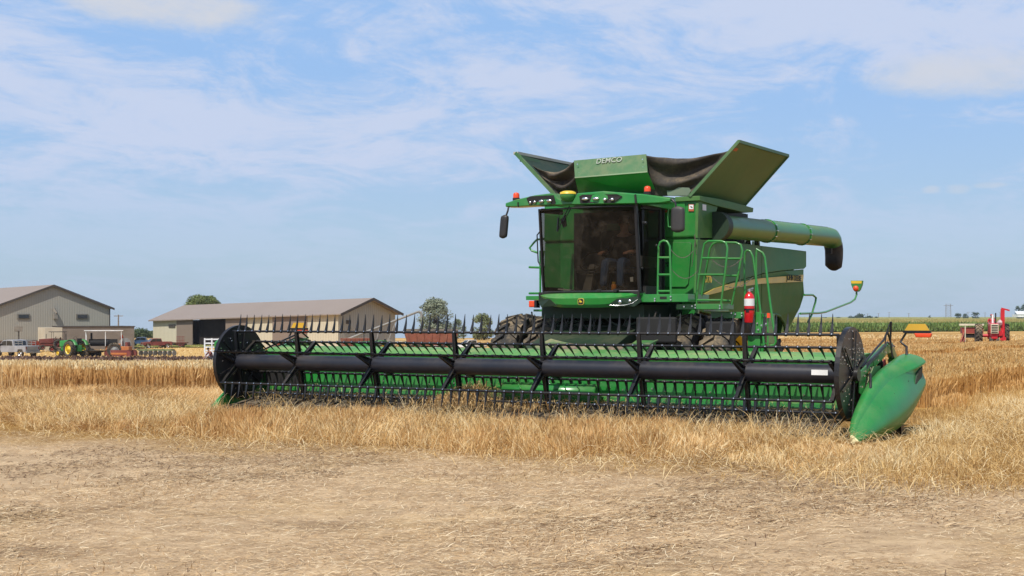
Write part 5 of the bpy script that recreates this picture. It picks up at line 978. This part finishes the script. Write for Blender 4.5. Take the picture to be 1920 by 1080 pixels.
# --- farm machines in the background (vehicle frame: forward = -y)
RUSTR = paint('faded_red_paint', (.30, .04, .03), .6, .5); RED2 = paint('tractor_red_paint', (.50, .012, .02), .35, .15); JDG = paint('tractor_green_paint', (.02, .22, .04), .4, .25); RUSTO = paint('rusty_orange_paint', (.42, .13, .03), .7, .5); OLIVE = paint('faded_green_metal', (.13, .17, .08), .8, .5); SILV = paint('silver_car_paint', (.30, .30, .31), .3, .15); DKRED = paint('dull_dark_red', (.16, .03, .025), .7, .4); GREYM = paint('weathered_grey_metal', (.22, .22, .21), .7, .4); BROWNR = paint('dusty_brown_red', (.25, .08, .05), .8, .6); CREAMP = paint('cream_paint', (.62, .56, .40), .6, .2)
def wheel(c, r, w, parent, rim, n=14, lug=.06, name='wheel', face=1):
    o = tire(c, r, w, parent, rim, n, name, face, lug, RUBBER); return o
def tractor(loc, rz, label, body, rimm, name='tractor', canopy=None, narrow=True, s=1.0, grille=None, group=None, fend=False):
    T = empty(name, loc, rz, label, 'tractor', group); T.scale = (s, s, s)
    mb = MB(); mb.hexa([(-.27, -2.35, .95), (.27, -2.35, .95), (.27, -.5, .95), (-.27, -.5, .95), (-.25, -2.35, 1.55), (.25, -2.35, 1.55), (.30, -.5, 1.65), (-.30, -.5, 1.65)]); mb.box((0, -1.1, .80), (.4, 2.3, .45)); mb.box((0, .1, .85), (.5, 1.0, .6)); mb.build('hood', body, T, bevel=.06)
    mb = MB(); mb.box((0, -2.37, 1.24), (.46, .06, .60)); g_ = mb.build('grille', grille or body, T, bevel=.02); mb = MB()
    for k in range(5): mb.box((0, -2.41, 1.02 + k * .11), (.38, .02, .055))
    mb.build('grille_slots', DARK, g_)
    for sx in (-1, 1):
        mb = MB(); mb.plate([(sx * .42, .55, 1.05), (sx * .42, .5, 1.5), (sx * .42, .1, 1.62), (sx * .42, -.35, 1.45), (sx * .42, -.5, 1.1)], (sx * .42, 0, 0)) if False else mb.loft([[Vector((sx * x, .1 + .86 * math.cos(a) * k, .8 + .86 * math.sin(a) * k)) for x, k in ((.42, 1), (.78, 1), (.78, 1.04), (.42, 1.04))] for a in [R(25 + 13 * i) for i in range(11)]]); (None if name == 'red_tractor' else mb.build('fender', body, T))
        wheel((sx * .82, .1, .78), .80, .42, T, rimm, 18, .06, 'rear_wheel', sx)
        fx = .19 if narrow else .62; wheel((sx * fx, -2.0, .36), .37, .20, T, rimm, 12, .02, 'front_wheel', sx)
    mb = MB(); mb.box((0, -2.0, .62), (.3 if narrow else 1.1, .14, .14)); mb.cyl((0, -2.0, .4), (0, -2.0, .95), .07); mb.cyl((-.8, .1, .78), (.8, .1, .78), .11); mb.build('axle', body, T)
    mb = MB(); mb.cyl((.12, -1.5, 1.55), (.12, -1.5, 2.25), .04, 10); mb.build('exhaust_pipe', DARK, T); mb = MB(); mb.box((0, .3, 1.35), (.5, .42, .1)); mb.box((0, .5, 1.6), (.5, .08, .4)); mb.build('seat', DARK, T, bevel=.03)
    mb = MB(); mb.bar((0, -.45, 1.45), (0, -.2, 1.75), .05); mb.tube([(.2 * math.cos(k), -.2 + .08 * math.sin(k), 1.77 + .18 * math.sin(k)) for k in [i * .393 for i in range(17)]], .016, 5); mb.build('steering_wheel', DARK, T)
    if canopy:
        mb = MB(); mb.box((0, .1, 2.55), (1.7, 2.2, .08)); 
        for x, y_ in ((-.7, .9), (.7, .9), (-.7, -.6), (.7, -.6)): mb.bar((x, y_, 1.2), (x, y_, 2.52), .05)
        mb.build('canopy', canopy, T, bevel=.03)
    return T
def pickup(loc, rz, label, paintm, s=1.0, rack=False, Lb=2.1, cat='pickup truck', group=None):
    T = empty('pickup_truck', loc, rz, label, cat, group); T.scale = (s, s, s); mb = MB()
    prof = [(-2.9, .75), (-2.85, 1.12), (-1.65, 1.22), (-1.05, 1.80), (-.2, 1.90), (.62, 1.86), (.80, 1.25), (2.75, 1.25), (2.75, .55), (2.35, .55), (2.2, .85), (1.5, .85), (1.35, .55), (-1.35, .5), (-1.5, .85), (-2.2, .85), (-2.4, .55), (-2.85, .55)]
    mb.plate([(-.93, y_, z) for y_, z in prof], (1.86, 0, 0)); mb.build('body', paintm, T, bevel=.05)
    for sx in (-1, 1):
        q = MB(); q.plate([(sx * .935, y_, z) for y_, z in ((-1.45, 1.27), (-1.0, 1.72), (-.45, 1.78), (-.45, 1.27))], (sx * .012, 0, 0)); q.build('side_window', GLASSD, T); q = MB(); q.plate([(sx * .935, y_, z) for y_, z in ((-.35, 1.27), (-.35, 1.78), (.50, 1.76), (.62, 1.27))], (sx * .012, 0, 0)); q.build('side_window', GLASSD, T)
        for y_ in (-1.85, 1.85): wheel((sx * .82, y_, .40), .41, .26, T, CHROME, 16, .01, 'wheel', sx)
        q = MB(); q.box((sx * .80, 2.77, 1.02), (.10, .04, .28)); q.build('tail_light', DKRED, T); q = MB(); q.box((sx * .72, -2.88, .98), (.3, .06, .2)); q.build('headlight', CHROME, T)
        q = MB(); q.box((sx * 1.05, -1.35, 1.32), (.2, .12, .2)); q.build('wing_mirror', DARK, T)
    q = MB(); q.box((0, 2.77, .98), (1.2, .03, .45)); q.build('tailgate', GREYM if rack else paintm, T); q = MB(); q.box((0, 2.86, .55), (1.8, .14, .18)); q.box((0, -2.92, .6), (1.85, .12, .22)); q.build('bumper', GREYM, T)
    q = MB(); q.plate([(-.78, -1.60, 1.24), (.78, -1.60, 1.24), (.72, -1.06, 1.76), (-.72, -1.06, 1.76)], (0, -.02, .02)); q.plate([(-.7, .80, 1.32), (.7, .80, 1.32), (.7, .66, 1.78), (-.7, .66, 1.78)], (0, .02, 0)); q.build('windscreen', GLASSD, T)
    if rack:
        q = MB()
        for sx in (-1, 1):
            for y_ in (.85, 1.5, 2.2): q.bar((sx * .86, y_, 1.25), (sx * .86, y_, 1.8), .05)
            for z in (1.5, 1.78): q.bar((sx * .86, .85, z), (sx * .86, 2.2, z - .1 * (z > 1.6)), .05)
        q.build('bed_rack', GREYM, T)
    return T
def wagon(loc, rz, label, mat, Lx, h, w=2.4, wheels=2, r=.5, name='farm_wagon', cat='wagon', tarp_=None, zb=.8):
    T = empty(name, loc, rz, label, cat); mb = MB(); mb.hexa([(-w / 2 * .7, -Lx / 2 * .85, zb), (w / 2 * .7, -Lx / 2 * .85, zb), (w / 2 * .7, Lx / 2 * .85, zb), (-w / 2 * .7, Lx / 2 * .85, zb), (-w / 2, -Lx / 2, zb + h), (w / 2, -Lx / 2, zb + h), (w / 2, Lx / 2, zb + h), (-w / 2, Lx / 2, zb + h)])
    for k in range(7): y_ = -Lx / 2 * .9 + k * Lx * .9 / 6; [mb.bar((s * (w / 2 * .72 + .03), y_ * .86, zb), (s * (w / 2 + .03), y_, zb + h), .08) for s in (-1, 1)]
    mb.build('box', mat, T); q = MB(); q.box((0, 0, zb - .12), (.5, Lx * .9, .16)); q.bar((0, -Lx / 2, .7), (0, -Lx / 2 - 1.2, .5), .1); q.build('frame', DARK, T)
    ys = [0] if wheels == 1 else [-Lx * .3, Lx * .3]
    for y_ in ys:
        for sx in (-1, 1): wheel((sx * w * .42, y_, r), r, .35, T, mat, 14, .03, 'wheel', sx)
    if tarp_: q = MB(); q.loft([[Vector((w / 2 * math.cos(a) * 1.02, y_, zb + h + .35 * math.sin(a))) for a in [math.pi * i / 8 for i in range(9)]] for y_ in (-Lx / 2, 0, Lx / 2)]); q.build('tarp_cover', tarp_, T)
    return T
pickup(G(30, 158), R(-122), 'silver crew cab pickup with bed rack parked at the left border', SILV, 1.08, rack=True)
T = wagon(G(150, 157), R(-118), 'long black low deck trailer under the old machines', paint('black_trailer', (.02, .02, .02), .7, .3), 6.5, .25, 2.3, 2, .38, 'flat_trailer', 'trailer', zb=.55)
tractor(G(107, 160) + Vector((0, 0, .75)), R(-60), 'old dark red tractor with thin dark canopy on the black trailer', DKRED, DKRED, 'antique_tractor', canopy=DARK, s=.85)
tractor(G(143, 155), R(-128), 'green tractor with yellow wheels left of the white canopy machine', JDG, YEL, narrow=False, s=1.22)
wagon(G(84, 172), R(-80), 'rust red wagon behind the silver pickup', RUSTR, 3.4, .5, 1.6, 2, .4, zb=.9)
g = G(198, 158); ST_ = empty('steam_engine', g, R(-75), 'black antique engine under a long white canopy roof', 'antique engine')
mb = MB(); mb.cyl((0, -1.9, 1.7), (0, .6, 1.7), .42, 18); mb.cyl((0, -1.6, 2.1), (0, -1.6, 2.85), .12, 10); mb.box((0, .9, 1.5), (1.0, .9, 1.2)); mb.build('boiler', DARK, ST_); mb = MB(); mb.box((0, -.2, 3.12), (1.9, 4.4, .08)); [mb.bar((x, y_, 1.3), (x, y_, 3.1), .06) for x in (-.85, .85) for y_ in (-2.2, 0, 1.8)]; mb.build('canopy', WHITE, ST_)
mb = MB(); mb.cyl((-.5, 2.2, 1.5), (.5, 2.2, 1.5), .75, 18); mb.build('water_tank', GREYM, ST_)
for sx in (-1, 1): wheel((sx * .85, 1.0, .85), .85, .35, ST_, GREYM, 20, .03, 'rear_wheel', sx); wheel((sx * .6, -1.6, .5), .5, .22, ST_, GREYM, 14, .02, 'front_wheel', sx)
mb = MB(); mb.plate([(-.9, 1.6, 2.0), (-.9, 2.1, 2.0), (-.9, 1.9, 2.6), (-.9, 1.65, 2.5)], (-.03, 0, 0)); mb.build('orange_sign', ORAN, ST_)
mb = MB(); mb.plate([(.0, 3.0, .9), (.5, 3.0, .9), (.25, 3.0, 1.35)], (0, .03, 0)); mb.build('slow_triangle', ORAN, ST_)
g = G(232, 158); CR = empty('crawler_tractor', g, R(-98), 'rusty orange crawler tractor with steel tracks', 'crawler tractor')
mb = MB(); mb.box((0, -1.2, 1.15), (.75, 1.9, .85)); mb.box((0, .3, 1.0), (1.0, 1.1, .5)); mb.build('hood', RUSTO, CR, bevel=.06); mb = MB(); mb.box((0, .5, 1.5), (.8, .3, .5)); mb.bar((.1, -.1, 1.3), (.1, -.1, 1.9), .05); mb.cyl((0, -1.4, 1.5), (0, -1.4, 2.0), .05); mb.build('controls', DKRED, CR)
for sx in (-1, 1):
    mb = MB(); ring = [(-1.6 + .4 * math.cos(a), .42 + .4 * math.sin(a)) for a in [R(90 + 20 * i) for i in range(10)]] + [(.9 + .4 * math.cos(a), .42 + .4 * math.sin(a)) for a in [R(-90 + 20 * i) for i in range(10)]]
    mb.plate([(sx * .55, y_, z) for y_, z in ring], (sx * .4, 0, 0), 1); mb.plate([(sx * .97, -1.5, .3), (sx * .97, .8, .3), (sx * .97, .8, .52), (sx * .97, -1.5, .52)], (sx * .03, 0, 0), 0)
    for (y_, z) in ring: mb.box((sx * .75, y_, z), (.46, .1, .07), mi=1)
    mb.build('track', [RUSTO, DKRED], CR)
g = G(292, 160); HR = empty('disc_harrow', g, R(-88), 'faded green disc harrow beside the orange crawler', 'disc harrow'); mb = MB()
for z, x in ((.75, -.8), (.8, .8), (.7, 0)): mb.bar((x, -2.1, z), (x, 2.1, z), .12)
for y_ in (-2, -1, 0, 1, 2): mb.bar((-.9, y_, .75), (.9, y_, .85), .1)
mb.bar((0, -1, .8), (0, -1.6, 1.4), .08); mb.build('frame', OLIVE, HR)
for k in range(8): y_ = -2.0 + k * .57; q = MB(); q.tube([(-.85, y_, .36), (-.80, y_ + .08, .36)], [.37, .34], 20); q.build('disc_blade', GREYM, HR)
pickup(G(294, 185), R(-60), 'small red pickup parked before the long shed', DKRED, .72)
wagon(G(322, 188), R(-88), 'dark flat trailer parked along the long shed wall', DKRED, 4.6, .18, 1.8, 2, .3, 'flat_trailer', 'trailer', zb=.5)
g = G(338, 186); RK = empty('cattle_rack', g, R(3), 'brown slatted rack standing by the long shed', 'rack'); mb = MB(); [mb.bar((-.5 + k * .2, 0, .3), (-.5 + k * .2, 0, 1.6), .05) for k in range(6)]; [mb.bar((-.55, 0, z), (.55, 0, z), .05) for z in (.35, 1.0, 1.58)]; mb.build('slats', DKRED, RK)
pickup(G(268, 192), R(-85), 'dark blue truck behind the disc harrow', paint('dark_blue_paint', (.04, .08, .16), .4, .2), .7)
g = G(404, 120); WR = empty('white_rack_trailer', g, R(8), 'white livestock rack trailer behind the left reel disc', 'trailer'); mb = MB()
for z in (.95, 1.25, 1.6, 1.95): mb.box((0, 0, z), (1.9, .06, .12))
for x in (-.95, -.32, .32, .95): mb.box((x, 0, 1.4), (.12, .1, 1.3))
mb.build('rails', WHITE, WR); mb = MB(); mb.box((0, .3, .55), (1.9, .8, .5)); mb.build('trailer_base', WHITE, WR)
for sx in (-1, 1): wheel((sx * .8, .4, .32), .32, .2, WR, WHITE, 12, .01, 'wheel', sx)
J = dict(pelvis=(0, .1, .45), chest=(0, -.12, .80), neck=(0, -.2, .95), head=(0, -.26, 1.07), ell=(-.28, -.3, .62), elr=(.28, -.3, .62), hal=(-.2, -.5, .42), har=(.2, -.5, .45), knl=(-.2, -.35, .48), knr=(.16, -.3, .10), ftl=(-.2, -.3, .08), ftr=(.16, .15, .08))
person(G(396, 105), R(-50), 'person in a dark red shirt crouching behind the left header end', DKRED, paint('grey_trousers', (.10, .10, .11), .9, 0), J, hat=DARK)
wagon(G(548, 130), R(-75), 'orange red wagon behind the left end of the reel', paint('orange_red_paint', (.45, .09, .04), .6, .4), 3.0, 1.0, 1.7, 2, .4, zb=.75)
wagon(G(668, 150), R(-70), 'dusty red grain cart under the long grey auger', BROWNR, 3.2, 1.5, 2.2, 1, .6, 'grain_cart', 'grain cart', zb=.7)
tractor(G(712, 140), R(-70), 'dusty green tractor with yellow wheels between the red wagons', JDG, YEL, narrow=False, s=1.15)
wagon(G(808, 165), R(-82), 'large dusty brown red wagon with dark top under the pale tree', BROWNR, 6.6, 1.7, 2.4, 2, .75, 'grain_wagon', 'grain wagon', zb=1.1, tarp_=FABRIC)
a_, b_ = P3(636, 642, 158), P3(785, 584, 158); AU = empty('grain_auger', a_, 0, 'long grey grain auger rising over the red wagons', 'grain auger'); d_ = b_ - a_; mb = MB(); mb.cyl((0, 0, 0), d_, .13, 12); mb.tube([d_, d_ + Vector((.3, 0, -.1)), d_ + Vector((.35, 0, -.7))], .15, 10); mb.build('auger_tube', GREYM, AU); mb = MB(); mb.bar(d_ * .5, (d_.x * .5 - .5, 0, gz(a_.x, 158) - a_.z), .1); mb.bar(d_ * .72, (d_.x * .5 + .3, 0, gz(a_.x, 158) - a_.z), .1); mb.build('auger_leg', GREYM, AU)
pickup(G(846, 170), R(-95), 'white pickup seen between the reel fingers', WHITE, .8)
pickup(G(884, 180), R(-60), 'pale grey truck half hidden in dust', paint('pale_grey_paint', (.5, .48, .46), .5, .4), .7)
# red tractor with mounted equipment at the right
RT = tractor(G(1860, 97), R(-16), 'red tractor with cream grille driving towards the viewer in the wheat at the right', RED2, paint('white_rim', (.62, .50, .48), .5, .3), 'red_tractor', narrow=True, s=1.12, grille=CREAMP)
mb = MB(); mb.box((.58, -.9, 1.35), (.24, .24, 2.3)); mb.plate([(.5, -.98, 2.5), (.5, -.8, 2.5), (1.0, -.8, 2.36), (1.0, -.98, 2.36)], (0, 0, .10)); mb.box((.58, -1.2, .6), (.3, 1.0, .22)); mb.bar((.4, -1.8, .5), (.7, -.4, 1.5), .09); mb.box((.35, -1.4, .95), (.3, .8, .3)); mb.build('loader_mast', RED2, RT)
mb = MB(); mb.tube([(.42, -1.2, 1.55), (.45, -.9, 1.72), (.6, -.6, 1.7), (.62, -.5, 1.5)], .12, 10); mb.ball((.42, -.85, 1.62), .17); mb.build('air_cleaner', paint('white_rim', 0), RT); mb = MB(); mb.cyl((-.05, -1.4, 1.5), (-.05, -1.4, 2.15), .065, 10); mb.build('white_stack', WHITE, RT)
IM = empty('towed_implement', G(1824, 99), R(-12), 'red implement with a cream top bar behind the red tractor', 'farm implement'); mb = MB(); mb.box((0, .6, 1.25), (1.5, 1.2, .45)); mb.bar((-.9, -.4, .35), (-.5, .2, 1.4), .09); mb.bar((-.7, -.4, .4), (-.45, .2, 1.0), .07); mb.build('frame', RUSTR, IM); mb = MB(); mb.box((-.1, -.1, 1.68), (1.75, .14, .14)); mb.bar((-.55, -.1, .3), (-.55, -.1, 1.65), .07); mb.build('top_bar', CREAMP, IM); mb = MB(); mb.box((0, .6, .85), (1.3, 1.0, .3)); mb.build('hopper', DARK, IM)
for sx in (-1, 1): wheel((sx * .6, .8, .38), .38, .2, IM, RUSTR, 12, .02, 'wheel', sx)
rt = Matrix.Rotation(R(-12), 4, 'Z'); person(RT.location + rt @ Vector((0, .25, 1.55)), R(-12), 'person in a red shirt seated on the red tractor', RED2, paint('blue_denim', 0), seated(.38, .16, .34), hat=paint('red_cap', (.35, .02, .02), .8, 0))

# ------------------------------------------------------------ haze
hm = bpy.data.materials.new('haze_air'); hm.use_nodes = True; ht = hm.node_tree; ht.nodes.clear(); hv = ht.nodes.new('ShaderNodeVolumePrincipled'); hv.inputs['Density'].default_value = .00014
hv.inputs['Color'].default_value = (.80, .87, 1, 1); hv.inputs['Anisotropy'].default_value = .2; ho = ht.nodes.new('ShaderNodeOutputMaterial'); ht.links.new(hv.outputs[0], ho.inputs['Volume'])
tag(MB().box((0, 590, 0), (1400, 1260, 64)).build('haze', hm), 'thin dusty summer haze over the fields', 'haze', kind='stuff')
